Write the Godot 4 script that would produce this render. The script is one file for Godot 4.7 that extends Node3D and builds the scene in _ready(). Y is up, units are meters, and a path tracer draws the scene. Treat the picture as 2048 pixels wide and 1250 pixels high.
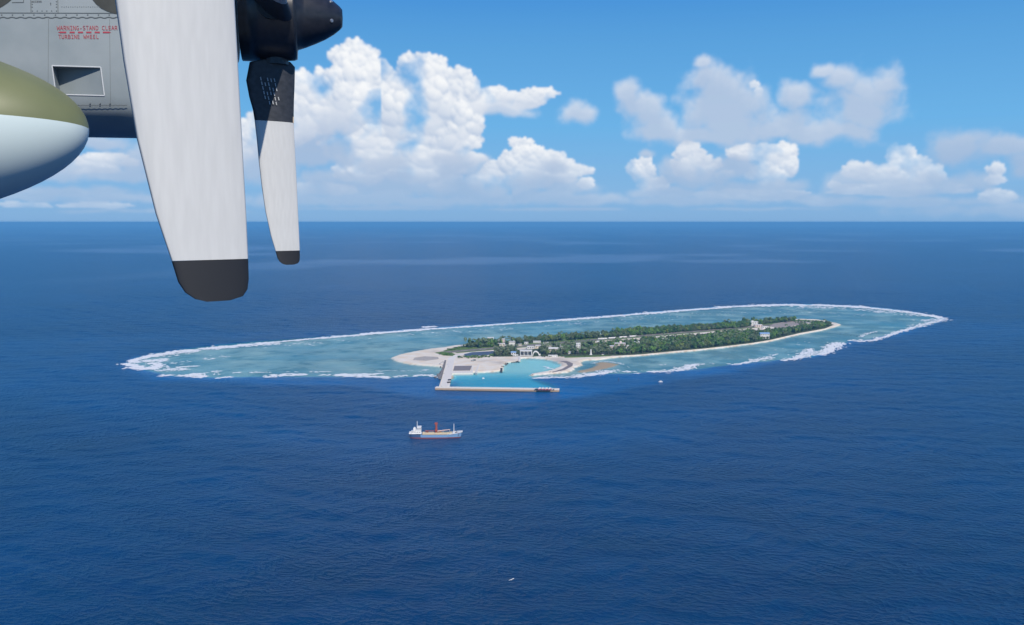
extends Node3D
# An atoll island with its reef, seen from the side window of a four-engined transport aircraft.

const F := 1850.0        # focal length in photograph pixels (2048 x 1250)
const EYE := Vector3(0, 300, 0)
const SUN_TO := Vector3(0.315, 0.65, 0.69)
const LAND := 2.5        # height of the flat island above the sea

var pitch := atan((625.0 - 444.0) / F)
var used := {}
var mats := {}

# ---------------------------------------------------------------- pixel helpers
func ray(u: float, v: float) -> Vector3:
	var x := (u - 1024.0) / F
	var y := -(v - 625.0) / F
	var c := cos(pitch)
	var s := sin(pitch)
	return Vector3(x, y * c - s, -y * s - c)

func gp(u: float, v: float, y := 0.0) -> Vector3:      # where the ray meets the height y
	var r := ray(u, v)
	return EYE + r * ((y - EYE.y) / r.y)

func dp(u: float, v: float, depth: float) -> Vector3:  # the point of the ray at that distance ahead
	var r := ray(u, v)
	return EYE + r * (depth / -r.z)

func gpoly(a: Array, y := 0.0) -> PackedVector2Array:
	var out := PackedVector2Array()
	for p in a:
		var g := gp(p[0], p[1], y)
		out.append(Vector2(g.x, g.z))
	return out

# ---------------------------------------------------------------- naming
func numbered(n: String) -> String:
	used[n] = used.get(n, 0) + 1
	return n if used[n] == 1 else "%s_%03d" % [n, used[n] - 1]

func thing(called: String, label: String, category: String, at := Vector3.ZERO, turn := 0.0, group := "") -> Node3D:
	var o := Node3D.new()
	o.name = numbered(called)
	add_child(o)
	o.position = at
	o.rotation.y = turn
	tag(o, label, category, group)
	return o

func tag(o: Node, label: String, category: String, group := "", kind := "") -> void:
	if label: o.set_meta("label", label)
	if category: o.set_meta("category", category)
	if group: o.set_meta("group", group)
	if kind: o.set_meta("kind", kind)

func put(called: String, mesh: Mesh, m: Material, parent: Node = self) -> MeshInstance3D:
	var o := MeshInstance3D.new()
	o.name = numbered(called) if parent == self else called
	o.mesh = mesh
	o.material_override = m
	parent.add_child(o, true)
	return o

func structure(called: String, mesh: Mesh, m: Material, label: String, category := "ground") -> MeshInstance3D:
	var o := put(called, mesh, m)
	tag(o, label, category, "", "structure")
	return o

# ---------------------------------------------------------------- materials
func lin(r: float, g: float, b: float) -> Color:
	return Color(r, g, b).linear_to_srgb()

func mat(key: String, c: Color, rough := 0.8, spec := 0.5, metal := 0.0) -> StandardMaterial3D:
	if mats.has(key): return mats[key]
	var m := StandardMaterial3D.new()
	m.resource_name = key
	m.albedo_color = c
	m.roughness = rough
	m.metallic_specular = spec
	m.metallic = metal
	mats[key] = m
	return m

func ramp(stops: Array) -> Gradient:
	var g := Gradient.new()
	g.offsets = PackedFloat32Array(stops.map(func(s): return s[0]))
	g.colors = PackedColorArray(stops.map(func(s): return s[1]))
	return g

func noise_tex(seed_: int, freq: float, size: int, stops: Array, octaves := 5, normal := false, bump := 4.0) -> NoiseTexture2D:
	var n := FastNoiseLite.new()
	n.seed = seed_
	n.frequency = freq
	n.fractal_octaves = octaves
	var t := NoiseTexture2D.new()
	t.width = size
	t.height = size
	t.seamless = true
	t.noise = n
	if normal:
		t.as_normal_map = true
		t.bump_strength = bump
	elif stops:
		t.color_ramp = ramp(stops)
	return t

func mottled(key: String, a: Color, b: Color, metres: float, rough := 0.85, spec := 0.4, freq := 0.02) -> StandardMaterial3D:
	if mats.has(key): return mats[key]
	var m := mat(key, Color.WHITE, rough, spec)
	m.albedo_texture = noise_tex(hash(key) % 1000, freq, 256, [[0.25, a], [0.75, b]])
	m.uv1_triplanar = true
	m.uv1_world_triplanar = true
	m.uv1_scale = Vector3.ONE / metres
	return m

# ---------------------------------------------------------------- shapes
func new_st() -> SurfaceTool:
	var st := SurfaceTool.new()
	st.begin(Mesh.PRIMITIVE_TRIANGLES)
	st.set_smooth_group(-1)
	return st

func quad(st: SurfaceTool, a: Vector3, b: Vector3, c: Vector3, d: Vector3) -> void:
	for p in [a, b, c, a, c, d]: st.add_vertex(p)

func box(st: SurfaceTool, lo: Vector3, hi: Vector3, t := Transform3D()) -> void:
	var p := []
	for i in 8:
		p.append(t * Vector3(hi.x if i & 1 else lo.x, hi.y if i & 2 else lo.y, hi.z if i & 4 else lo.z))
	for q in [[0, 2, 3, 1], [5, 7, 6, 4], [4, 6, 2, 0], [1, 3, 7, 5], [2, 6, 7, 3], [4, 0, 1, 5]]:
		quad(st, p[q[0]], p[q[1]], p[q[2]], p[q[3]])

func cbox(st: SurfaceTool, at: Vector3, size: Vector3, t := Transform3D()) -> void:
	box(st, at - size / 2, at + size / 2, t)

func one_box(at: Vector3, size: Vector3) -> ArrayMesh:
	var st := new_st()
	cbox(st, at, size)
	return done(st)

func tube(st: SurfaceTool, a: Vector3, b: Vector3, ra: float, rb: float, n := 8) -> void:
	var d := (b - a).normalized()
	var s := d.cross(Vector3.UP if absf(d.y) < 0.9 else Vector3.RIGHT).normalized()
	var w := s.cross(d)
	for i in n:
		var p := TAU * i / n
		var q := TAU * (i + 1) / n
		var e0 := s * cos(p) + w * sin(p)
		var e1 := s * cos(q) + w * sin(q)
		quad(st, a + e0 * ra, b + e0 * rb, b + e1 * rb, a + e1 * ra)
		for f in [[a, ra, e1, e0], [b, rb, e0, e1]]:
			if f[1] > 0.001:
				st.add_vertex(f[0]); st.add_vertex(f[0] + f[2] * f[1]); st.add_vertex(f[0] + f[3] * f[1])

func done(st: SurfaceTool) -> ArrayMesh:
	st.generate_normals()
	return st.commit()

func tube_mesh(a: Vector3, b: Vector3, ra: float, rb: float, n := 8) -> ArrayMesh:
	var st := new_st()
	tube(st, a, b, ra, rb, n)
	return done(st)

func slab(poly: PackedVector2Array, y: float, thick := 0.6) -> ArrayMesh:   # a flat sheet with a rim
	var st := new_st()
	var tri := Geometry2D.triangulate_polygon(poly)
	var up := Geometry2D.is_polygon_clockwise(poly)
	for i in range(0, tri.size(), 3):
		var a := poly[tri[i]]
		var b := poly[tri[i + 1]]
		var c := poly[tri[i + 2]]
		if (b - a).cross(c - a) < 0:
			var k := b
			b = c
			c = k
		for p in [a, b, c]: st.add_vertex(Vector3(p.x, y, p.y))
	for i in poly.size():
		var a := poly[i]
		var b := poly[(i + 1) % poly.size()]
		var q := [Vector3(a.x, y, a.y), Vector3(b.x, y, b.y), Vector3(b.x, y - thick, b.y), Vector3(a.x, y - thick, a.y)]
		if up: quad(st, q[0], q[3], q[2], q[1])
		else: quad(st, q[0], q[1], q[2], q[3])
	return done(st)

func lathe(prof: Array, n: int, a0 := 0.0, a1 := TAU) -> ArrayMesh:   # (x, r) profile turned about x; smooth
	var v := PackedVector3Array()
	var nn := PackedVector3Array()
	var ix := PackedInt32Array()
	var m := prof.size()
	for i in m:
		var pa: Vector2 = prof[maxi(i - 1, 0)]
		var pb: Vector2 = prof[mini(i + 1, m - 1)]
		var t := (pb - pa).normalized()
		for k in n + 1:
			var a := lerpf(a0, a1, float(k) / n)
			var e := Vector3(0, sin(a), cos(a))
			v.append(Vector3(prof[i].x, 0, 0) + e * prof[i].y)
			nn.append((Vector3(-t.y, 0, 0) * -1.0 * -1.0 + e * t.x).normalized() * (1.0 if t.x >= 0 else -1.0))
	for i in m - 1:
		for k in n:
			var p := i * (n + 1) + k
			var q := p + n + 1
			ix.append_array([p, p + 1, q, p + 1, q + 1, q])
	return arrays(v, nn, ix)

func arrays(v: PackedVector3Array, nn: PackedVector3Array, ix: PackedInt32Array, col = null, uv = null) -> ArrayMesh:
	# turns every triangle so that its front agrees with the normals
	for i in range(0, mini(ix.size(), 3000), 3):
		var g := (v[ix[i + 2]] - v[ix[i]]).cross(v[ix[i + 1]] - v[ix[i]])
		if g.length() > 1e-9:
			if g.dot(nn[ix[i]]) < 0.0:
				for k in range(0, ix.size(), 3):
					var x := ix[k + 1]
					ix[k + 1] = ix[k + 2]
					ix[k + 2] = x
			break
	var arr := []
	arr.resize(Mesh.ARRAY_MAX)
	arr[Mesh.ARRAY_VERTEX] = v
	arr[Mesh.ARRAY_NORMAL] = nn
	arr[Mesh.ARRAY_INDEX] = ix
	if col != null: arr[Mesh.ARRAY_COLOR] = col
	if uv != null: arr[Mesh.ARRAY_TEX_UV] = uv
	var m := ArrayMesh.new()
	m.add_surface_from_arrays(Mesh.PRIMITIVE_TRIANGLES, arr)
	return m

# ================================================================ main
func _ready() -> void:
	var cam := Camera3D.new()
	cam.name = "camera"
	cam.position = EYE
	cam.rotation.x = -pitch
	cam.fov = rad_to_deg(2.0 * atan(625.0 / F))
	cam.near = 0.1
	cam.far = 200000.0
	add_child(cam)
	cam.current = true

	var env := Environment.new()
	env.background_mode = Environment.BG_SKY
	env.tonemap_mode = Environment.TONE_MAPPER_LINEAR
	env.tonemap_exposure = 1.0
	env.sdfgi_enabled = true
	env.ssao_enabled = true
	env.ssil_enabled = true
	env.fog_enabled = true
	env.fog_density = 0.000055
	env.fog_light_color = Color(0.48, 0.79, 1.0)
	var sky := Sky.new()
	var pano := PanoramaSkyMaterial.new()
	pano.panorama = ImageTexture.create_from_image(make_sky())
	sky.sky_material = pano
	env.sky = sky
	var we := WorldEnvironment.new()
	we.name = "surroundings"
	we.environment = env
	add_child(we)

	var sun := DirectionalLight3D.new()
	sun.name = "sun"
	sun.light_energy = 1.5
	sun.light_color = Color(1.0, 0.965, 0.91)
	sun.light_angular_distance = 0.5
	sun.shadow_enabled = true
	add_child(sun)
	sun.look_at_from_position(SUN_TO * 1000.0, Vector3.ZERO, Vector3.UP)

	print("sky ", Time.get_ticks_msec())
	make_masks()
	print("masks ", Time.get_ticks_msec())
	make_sea()
	print("sea ", Time.get_ticks_msec())
	make_ground()
	print("ground ", Time.get_ticks_msec())
	make_paving()
	make_harbour()
	make_buildings()
	make_trees()
	print("trees ", Time.get_ticks_msec())
	make_surf()
	print("surf ", Time.get_ticks_msec())
	make_ship()
	make_small_craft()
	make_aircraft()
	print("all ", Time.get_ticks_msec())

# ================================================================ sky
const SW := 4096
const SH := 2048
const BAND := 300       # rows of the panorama above the horizon that hold clouds (26 degrees)

func to_pano(u: float, v: float) -> Vector2:
	var r := ray(u, v).normalized()
	return Vector2(atan2(r.x, -r.z) / TAU * SW, (asin(r.y) / PI) * SH)    # y: rows above the horizon

func sky_air(el: float) -> Color:     # el in degrees, linear colour of the clear air
	var stops := [[0.0, Color(0.24, 0.44, 0.71)], [2.0, Color(0.235, 0.47, 0.76)], [5.8, Color(0.155, 0.45, 0.80)], [11.0, Color(0.10, 0.352, 0.72)], [14.0, Color(0.06, 0.28, 0.69)], [25.0, Color(0.022, 0.18, 0.58)], [50.0, Color(0.012, 0.115, 0.46)], [90.0, Color(0.010, 0.085, 0.38)]]
	for i in stops.size() - 1:
		if el <= stops[i + 1][0]:
			var t: float = clampf((el - stops[i][0]) / (stops[i + 1][0] - stops[i][0]), 0, 1)
			return (stops[i][1] as Color).lerp(stops[i + 1][1], t)
	return stops[-1][1]

func heap(relief: PackedFloat32Array, cover: PackedFloat32Array, glow: PackedFloat32Array, warp: PackedByteArray, c: Vector3, rx: float, ry: float, rz: float, bright: float, more: int, rng: RandomNumberGenerator) -> void:
	for y in range(maxi(int(c.y - ry) - 1, 0), mini(int(c.y + ry) + 2, BAND)):
		for x in range(int(c.x - rx) - 1, int(c.x + rx) + 2):
			var at := y * SW + posmod(x, SW)
			var k := (warp[at] - 128) / 128.0 * 0.35
			var dx := (x - c.x) / rx + k
			var dy := (y - c.y) / ry - k
			var q := 1.0 - dx * dx - dy * dy
			if q <= 0.0: continue
			var h := c.z + rz * sqrt(q)
			if h > relief[at]:
				relief[at] = h
				glow[at] = clampf(bright * (0.86 + 0.22 * dy), 0.0, 1.0)
			cover[at] = maxf(cover[at], clampf(q * (1.9 if more else 1.3), 0.0, 0.99) * clampf(1.25 + dy * 0.55, 0.25, 1.0))
	if more == 0 or rx < 1.6: return
	var n := 17 if more == 2 else 9
	for j in n:
		var a := rng.randf_range(-0.35, PI + 0.35)
		var e := rng.randf_range(0.0, 1.2)
		var d := Vector3(cos(a) * cos(e), sin(a) * cos(e), sin(e))
		var s := rng.randf_range(0.22, 0.50)
		heap(relief, cover, glow, warp, c + Vector3(d.x * rx, d.y * ry, d.z * rz) * 0.84, rx * s, minf(ry * s, rx * s) * 1.1, rz * s * 1.1, clampf(bright + rng.randf_range(-0.12, 0.1) + d.y * 0.12, 0, 1), more - 1, rng)

func make_sky() -> Image:
	var img := Image.create(SW, SH, false, Image.FORMAT_RGB8)
	for y in SH:
		var el := 90.0 - (y + 0.5) / SH * 180.0
		var c := sky_air(maxf(el, 0.0))
		img.fill_rect(Rect2i(0, y, SW, 1), c.linear_to_srgb())
	# [u, v, radius u, radius v, crisp 1 / soft 0]
	var puffs := [
		[612, 190, 40, 40, 1], [590, 215, 36, 40, 1], [575, 265, 60, 50, 0.5], [700, 128, 36, 40, 1], [722, 150, 52, 50, 1], [676, 175, 46, 40, 1], [745, 190, 54, 60, 1], [690, 225, 70, 60, 0.7], [640, 265, 70, 60, 0.45],
		[838, 140, 40, 34, 1], [822, 170, 40, 40, 1], [862, 165, 44, 42, 0.8], [842, 215, 62, 62, 0.8], [790, 235, 66, 60, 0.8], [912, 178, 42, 38, 1], [938, 205, 46, 45, 1], [920, 250, 48, 50, 0.9],
		[985, 198, 58, 20, 0.8], [1030, 205, 55, 18, 0.6], [1078, 192, 36, 15, 0.8], [1000, 222, 60, 16, 0.4], [770, 270, 72, 40, 1], [830, 285, 60, 34, 1], [720, 300, 70, 40, 0.6], [905, 285, 52, 42, 0.8],
		[655, 262, 34, 14, 0.9], [640, 315, 90, 42, 0.1], [760, 325, 95, 40, 0.6], [740, 345, 60, 30, 0.9], [880, 330, 80, 40, 0.7], [830, 350, 70, 30, 0.6], [930, 345, 66, 34, 0.4], [660, 365, 90, 20, 0.3], [640, 380, 60, 14, 0.6], [780, 375, 120, 26, 0.3], [900, 378, 120, 26, 0.3], [890, 370, 40, 22, 0.9], [990, 372, 60, 28, 0.5],
		[1042, 292, 28, 16, 1], [1055, 315, 40, 26, 1], [1032, 330, 36, 30, 0.9], [1090, 330, 44, 28, 0.8], [1075, 352, 70, 28, 0.6], [1130, 350, 46, 26, 0.7], [1172, 372, 18, 14, 1], [1180, 345, 12, 9, 1], [1130, 378, 70, 18, 0.3], [985, 345, 24, 20, 1],
		[1258, 190, 34, 34, 0.05], [1285, 232, 50, 44, 0.1], [1310, 262, 60, 34, 0.1], [1400, 165, 44, 42, 0.15], [1440, 180, 62, 48, 0.3], [1440, 225, 84, 56, 0.15], [1470, 262, 86, 36, 0.1], [1507, 172, 11, 7, 0.8], [1516, 184, 8, 9, 0.8], [1400, 128, 20, 16, 0.0], [1390, 270, 110, 26, 0.0],
		[1560, 255, 80, 30, 0.0], [1600, 200, 44, 34, 0.0], [1655, 145, 30, 18, 0.1], [1690, 165, 40, 34, 0.15], [1730, 185, 48, 50, 0.15], [1720, 235, 66, 50, 0.15], [1700, 272, 80, 28, 0.05], [1765, 165, 26, 34, 0.05], [1640, 268, 90, 24, 0.0],
		[1500, 308, 50, 20, 1], [1545, 315, 42, 26, 1], [1570, 338, 26, 22, 1], [1535, 352, 34, 26, 1], [1550, 372, 18, 12, 1], [1450, 352, 18, 10, 1], [1462, 340, 60, 34, 0.2],
		[1292, 310, 18, 10, 0.4], [1280, 345, 26, 28, 0.8], [1300, 370, 30, 18, 0.7], [1378, 310, 30, 20, 0.6], [1390, 340, 44, 28, 0.5], [1350, 350, 50, 34, 0.2], [1440, 385, 90, 18, 0.3], [1330, 388, 80, 14, 0.2], [1500, 392, 100, 12, 0.5],
		[1800, 318, 26, 22, 0.9], [1812, 345, 46, 30, 0.9], [1780, 355, 50, 26, 0.7], [1850, 355, 34, 24, 0.8], [1715, 345, 34, 20, 0.6], [1700, 368, 50, 20, 0.3], [1665, 372, 12, 9, 1], [1800, 382, 110, 14, 0.5], [1900, 365, 60, 26, 0.05],
		[1990, 340, 14, 12, 1], [1984, 360, 18, 10, 1], [1992, 395, 28, 14, 0.6], [2020, 300, 60, 20, 0.05], [1920, 300, 60, 30, 0.0], [2040, 340, 30, 30, 0.0], [1150, 235, 34, 26, 0.0],
		[210, 325, 56, 18, 0.8], [160, 335, 60, 18, 0.5], [110, 352, 60, 16, 0.2], [240, 350, 70, 16, 0.1], [50, 395, 90, 10, 0.2], [40, 412, 40, 6, 0.7], [190, 413, 60, 7, 0.7], [120, 385, 120, 12, 0.1], [220, 290, 60, 16, 0.1], [330, 330, 90, 40, 0.3], [420, 300, 80, 40, 0.6], [500, 330, 80, 50, 0.4], [540, 280, 60, 50, 0.7],
		[700, 402, 170, 16, 0.45], [560, 400, 110, 16, 0.45], [850, 405, 150, 15, 0.45], [1010, 400, 140, 16, 0.4], [1180, 402, 120, 14, 0.35], [1380, 403, 140, 14, 0.4], [1620, 402, 160, 14, 0.35], [1850, 405, 150, 13, 0.35], [640, 385, 110, 14, 0.48], [770, 388, 90, 12, 0.45], [940, 390, 90, 12, 0.45], [1100, 392, 80, 10, 0.45], [300, 400, 140, 14, 0.4],
		[670, 318, 95, 38, 0.05], [790, 338, 80, 28, 0.0], [905, 325, 56, 32, 0.05], [850, 368, 110, 26, 0.0], [960, 388, 110, 22, 0.0], [1065, 370, 80, 20, 0.0], [1115, 340, 40, 22, 0.0], [730, 376, 120, 22, 0.05], [1400, 365, 90, 24, 0.0], [1500, 380, 90, 18, 0.0], [1475, 332, 44, 26, 0.0], [1810, 370, 70, 12, 0.0], [1790, 384, 110, 14, 0.0], [1550, 395, 100, 10, 0.0], [1320, 365, 40, 16, 0.0],
		[730, 418, 160, 5, 0.2], [1100, 420, 160, 4, 0.1], [1500, 420, 160, 4, 0.1], [300, 424, 160, 5, 0.2]]
	var list := []
	for p in puffs:
		var c := to_pano(p[0], p[1])
		list.append([c.x, c.y, p[2] * SW / TAU / F, p[3] * SW / TAU / F, p[4], (p[4] if p[1] < 285 else p[4] * 0.82) if p[4] >= 0.5 else (0.54 if p[1] < 290 else p[4] * 0.7)])
	# the same kind of sky all the way round
	var rng := RandomNumberGenerator.new()
	rng.seed = 77
	for k in 92:
		var az := rng.randf_range(420.0, SW - 420.0)
		var el := rng.randf_range(14.0, 60.0)
		var size := rng.randf_range(0.5, 1.5)
		var crisp := clampf(rng.randf_range(-0.3, 1.3), 0, 1)
		for j in rng.randi_range(5, 12):
			list.append([az + rng.randfn(0, 26.0 * size), maxf(el + rng.randf_range(-8, 22) * size, 8.0), rng.randf_range(8, 24) * size, rng.randf_range(7, 17) * size, clampf(crisp + rng.randf_range(-0.3, 0.3), 0, 1), clampf(crisp + rng.randf_range(-0.2, 0.4), 0, 1)])
		for j in 2:
			list.append([az + rng.randfn(0, 60), rng.randf_range(6, 18), rng.randf_range(30, 60), rng.randf_range(3, 6), 0.25, 0.2])
	var n1 := FastNoiseLite.new()
	n1.noise_type = FastNoiseLite.TYPE_CELLULAR
	n1.cellular_return_type = FastNoiseLite.RETURN_DISTANCE
	n1.frequency = 0.085
	n1.fractal_octaves = 4
	n1.fractal_gain = 0.62
	n1.seed = 5
	var n2 := FastNoiseLite.new()
	n2.frequency = 0.022
	n2.fractal_octaves = 5
	n2.seed = 9
	var bump := n1.get_image(SW, BAND + 60, true).get_data()
	var warp := n2.get_image(SW, BAND + 60).get_data()
	var dens := PackedFloat32Array()
	dens.resize(SW * BAND)
	dens.fill(-1.0)
	var crisp_ := PackedFloat32Array()
	crisp_.resize(SW * BAND)
	var haze_glow := PackedFloat32Array()
	haze_glow.resize(SW * BAND)
	var glow := PackedFloat32Array()
	glow.resize(SW * BAND)
	for p in list:
		var cx: float = p[0]
		var cy: float = p[1]
		var rx: float = p[2]
		var ry: float = p[3]
		var cr: float = p[4]
		if cr >= 0.5: continue
		for y in range(maxi(int(cy - ry * 1.7) - 1, 0), mini(int(cy + ry * 1.7) + 2, BAND)):
			for x in range(int(cx - rx * 1.7) - 1, int(cx + rx * 1.7) + 2):
				var xx := posmod(x, SW)
				var at := y * SW + xx
				var w := (warp[at] - 128) / 128.0
				var w2 := (warp[at + 37 + 40 * SW] - 128) / 128.0
				var dx := (x - cx) / rx + w * 0.6
				var dy := (y - cy) / ry + w2 * 0.6
				if dy < 0.0: dy *= 1.25
				var v := 1.0 - sqrt(dx * dx + dy * dy)
				if v > dens[at]:
					dens[at] = v
				if v > -0.15:
					var share := clampf((v + 0.15) * 2.2, 0, 1)
					crisp_[at] = lerpf(crisp_[at], cr, share) if crisp_[at] > 0.0 else cr * share
					haze_glow[at] = lerpf(haze_glow[at], p[5], share) if haze_glow[at] > 0.0 else p[5]
	# erode with the bumps
	for i in SW * BAND:
		var d := dens[i]
		if d > -0.7:
			dens[i] = d + 0.16 + ((0.42 - bump[i] / 255.0) * 0.5 + (0.45 - bump[(i % SW) / 3 + (i / SW) / 3 * SW] / 255.0) * 0.6) * 0.6 + (warp[i + 11 + 20 * SW] - 128) / 128.0 * 0.25
		else:
			dens[i] = -1.0
	# heaped cumulus: spheres on spheres, kept as a relief seen from here
	var relief := PackedFloat32Array()
	relief.resize(SW * BAND)
	relief.fill(-1000.0)
	var cover := PackedFloat32Array()
	cover.resize(SW * BAND)
	rng.seed = 41
	for p in list:
		if p[4] < 0.5: continue
		var r0: float = minf(p[2], p[3])
		heap(relief, cover, glow, warp, Vector3(p[0], p[1], 0), p[2] * 0.95, p[3] * 0.95, r0, p[5], 2 if (p[0] < 420.0 or p[0] > SW - 420.0) else 1, rng)
	var out := img.get_data()
	rng.seed = 3
	for y in BAND:
		var el := (y + 0.5) / SH * 180.0
		var air := sky_air(el)
		var row := (SH / 2 - 1 - y) * SW
		var far := clampf(1.0 - el / 5.5, 0.0, 1.0)
		far = 0.05 + 0.72 * far * far
		for x in SW:
			var i := y * SW + x
			var d := dens[i]
			var heapd := cover[i]
			var soft_a := clampf((d + 0.16) / 0.85, 0.0, 1.0)
			if soft_a <= 0.0 and heapd <= 0.0:
				continue
			var q := air
			if heapd > 0.0 and y > 2 and y < BAND - 3:
				var l := posmod(x - 1, SW) + y * SW
				var r := posmod(x + 1, SW) + y * SW
				var gx := clampf(relief[r] - relief[l], -3.0, 3.0) if relief[r] > -900.0 and relief[l] > -900.0 else 0.0
				var gy := clampf(relief[i + SW] - relief[i - SW], -3.0, 3.0) if relief[i + SW] > -900.0 and relief[i - SW] > -900.0 else 0.0
				var nrm := Vector3(-gx, -gy, 3.8).normalized()
				var lam := nrm.dot(Vector3(0.30, 0.64, 0.70))
				# how deep the place lies between its neighbours
				var hollow := 0.0
				for k in [4, 9]:
					for s in [[k, 0], [-k, 0], [0, k], [0, -k / 2]]:
						var yy: int = clampi(y + s[1], 0, BAND - 1)
						hollow += clampf(relief[yy * SW + posmod(x + s[0], SW)] - relief[i], -2.0, 8.0)
				var lit := clampf(0.33 + 0.74 * lam - maxf(hollow, 0.0) * 0.007 + (warp[i] - 128) / 128.0 * 0.22, 0.0, 1.0) * lerpf(0.30, 1.0, glow[i])
				var cl := Color(0.40, 0.51, 0.70).lerp(Color(0.985, 0.985, 0.985), lit).lerp(air, far)
				var wisp := clampf(heapd * 1.3 - bump[i] / 255.0 * 0.75 * (1.1 - heapd), 0.0, 1.0)
				q = q.lerp(cl, wisp * clampf(1.15 + (warp[i + 90 + 45 * SW] - 128) / 128.0 * 1.5, 0.12, 1.0))
			if soft_a > 0.0:
				soft_a = soft_a * soft_a * (3.0 - 2.0 * soft_a) * 0.82
				var block := 0.0
				for k in [3, 7, 13]:
					var yy: int = y + k
					if yy < BAND:
						block += clampf(dens[yy * SW + posmod(x, SW)], 0.0, 0.5) * 1.6
				var lit := exp(-block * 0.36) * lerpf(0.34, 1.0, haze_glow[i])
				q = q.lerp(Color(0.34, 0.45, 0.65).lerp(Color(0.93, 0.94, 0.96), lit).lerp(air, far), soft_a)
			q = q.linear_to_srgb()
			var o := (row + x) * 3
			out[o] = clampi(int(q.r * 255.0 + 0.5), 0, 255)
			out[o + 1] = clampi(int(q.g * 255.0 + 0.5), 0, 255)
			out[o + 2] = clampi(int(q.b * 255.0 + 0.5), 0, 255)
	return Image.create_from_data(SW, SH, false, Image.FORMAT_RGB8, out)

# ================================================================ ground-plan masks (4 m a pixel)
const MX := -1400.0
const MZ := -4500.0
const MS := 4.0
const MN := 1024
var m_reef: PackedByteArray
var m_reef_wide: PackedByteArray
var m_land: PackedByteArray
var m_land_wide: PackedByteArray
var m_basin: PackedByteArray
var m_shelf: PackedByteArray
var m_spit: PackedByteArray
var m_bank: PackedByteArray
var coarse := FastNoiseLite.new()
var fine := FastNoiseLite.new()

const REEF := [[246, 728], [262, 715], [320, 704], [400, 693], [500, 683], [600, 676], [700, 668], [800, 660], [900, 653], [1000, 646.5], [1100, 639.5], [1200, 632], [1300, 623.5], [1400, 615.5], [1480, 610.5], [1560, 607.5], [1640, 608], [1720, 611.5], [1790, 618], [1850, 627], [1894, 637], [1882, 645], [1845, 655], [1800, 664], [1740, 680], [1700, 683], [1672, 698], [1640, 713], [1600, 716], [1560, 721], [1500, 727], [1440, 733], [1390, 741], [1340, 743], [1290, 746], [1220, 749], [1160, 754], [1060, 757], [900, 762], [868, 754], [780, 757], [680, 755], [600, 755], [530, 755], [430, 757], [390, 756], [330, 752], [295, 742], [262, 737]]
const ISLAND := [[782, 716.5], [800, 710.5], [830, 704], [860, 699], [885, 696.5], [905, 693], [930, 690], [980, 686], [1030, 682], [1100, 677], [1200, 669], [1300, 661], [1400, 654], [1480, 648], [1540, 643], [1600, 639], [1630, 639.5], [1655, 643], [1681, 649], [1676, 652], [1664, 656], [1640, 662], [1600, 669], [1570, 676], [1540, 683], [1500, 689], [1450, 695.5], [1400, 701], [1340, 706.5], [1280, 712], [1240, 714.5], [1200, 719.5], [1165, 722], [1160, 726], [1166, 731], [1150, 735], [1146, 741], [1130, 746], [1102, 748], [1060, 752.5], [1060, 749.5], [1085, 745.5], [1108, 740], [1122, 733], [1122, 728.5], [1112, 723], [1090, 718.5], [1062, 716.5], [1041, 717], [1038, 722], [1012, 726], [1004, 733], [1004, 741.5], [985, 744.5], [952, 746], [948, 741], [946, 745.5], [905, 746], [900, 770], [880, 772], [888, 746], [886, 734], [850, 731.5], [820, 729], [796, 723.5]]

func fill_poly(img: Image, poly: PackedVector2Array, c: Color) -> void:
	var n := poly.size()
	for row in MN:
		var z := MZ + (row + 0.5) * MS
		var xs := []
		for i in n:
			var a := poly[i]
			var b := poly[(i + 1) % n]
			if (a.y <= z) != (b.y <= z):
				xs.append(a.x + (z - a.y) / (b.y - a.y) * (b.x - a.x))
		xs.sort()
		for k in range(0, xs.size() - 1, 2):
			var p := int(round((xs[k] - MX) / MS))
			var q := int(round((xs[k + 1] - MX) / MS))
			if q > p:
				img.fill_rect(Rect2i(p, row, q - p, 1), c)

func blurred(src: Image, halvings: int) -> PackedByteArray:
	var im: Image = src.duplicate()
	for k in halvings:
		im.resize(im.get_width() / 2, im.get_height() / 2, Image.INTERPOLATE_BILINEAR)
	for k in halvings:
		im.resize(im.get_width() * 2, im.get_height() * 2, Image.INTERPOLATE_CUBIC)
	return im.get_data()

func mask_of(polys: Array, y := 0.0) -> Image:
	var im := Image.create(MN, MN, false, Image.FORMAT_L8)
	for p in polys: fill_poly(im, gpoly(p, y), Color.WHITE)
	return im

func sample(m: PackedByteArray, x: float, z: float) -> float:
	var fx := (x - MX) / MS - 0.5
	var fz := (z - MZ) / MS - 0.5
	if fx < 0.0 or fz < 0.0 or fx >= MN - 1.0 or fz >= MN - 1.0: return 0.0
	var ix := int(fx)
	var iz := int(fz)
	fx -= ix
	fz -= iz
	var at := iz * MN + ix
	return lerpf(lerpf(m[at], m[at + 1], fx), lerpf(m[at + MN], m[at + MN + 1], fx), fz) / 255.0

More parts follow.
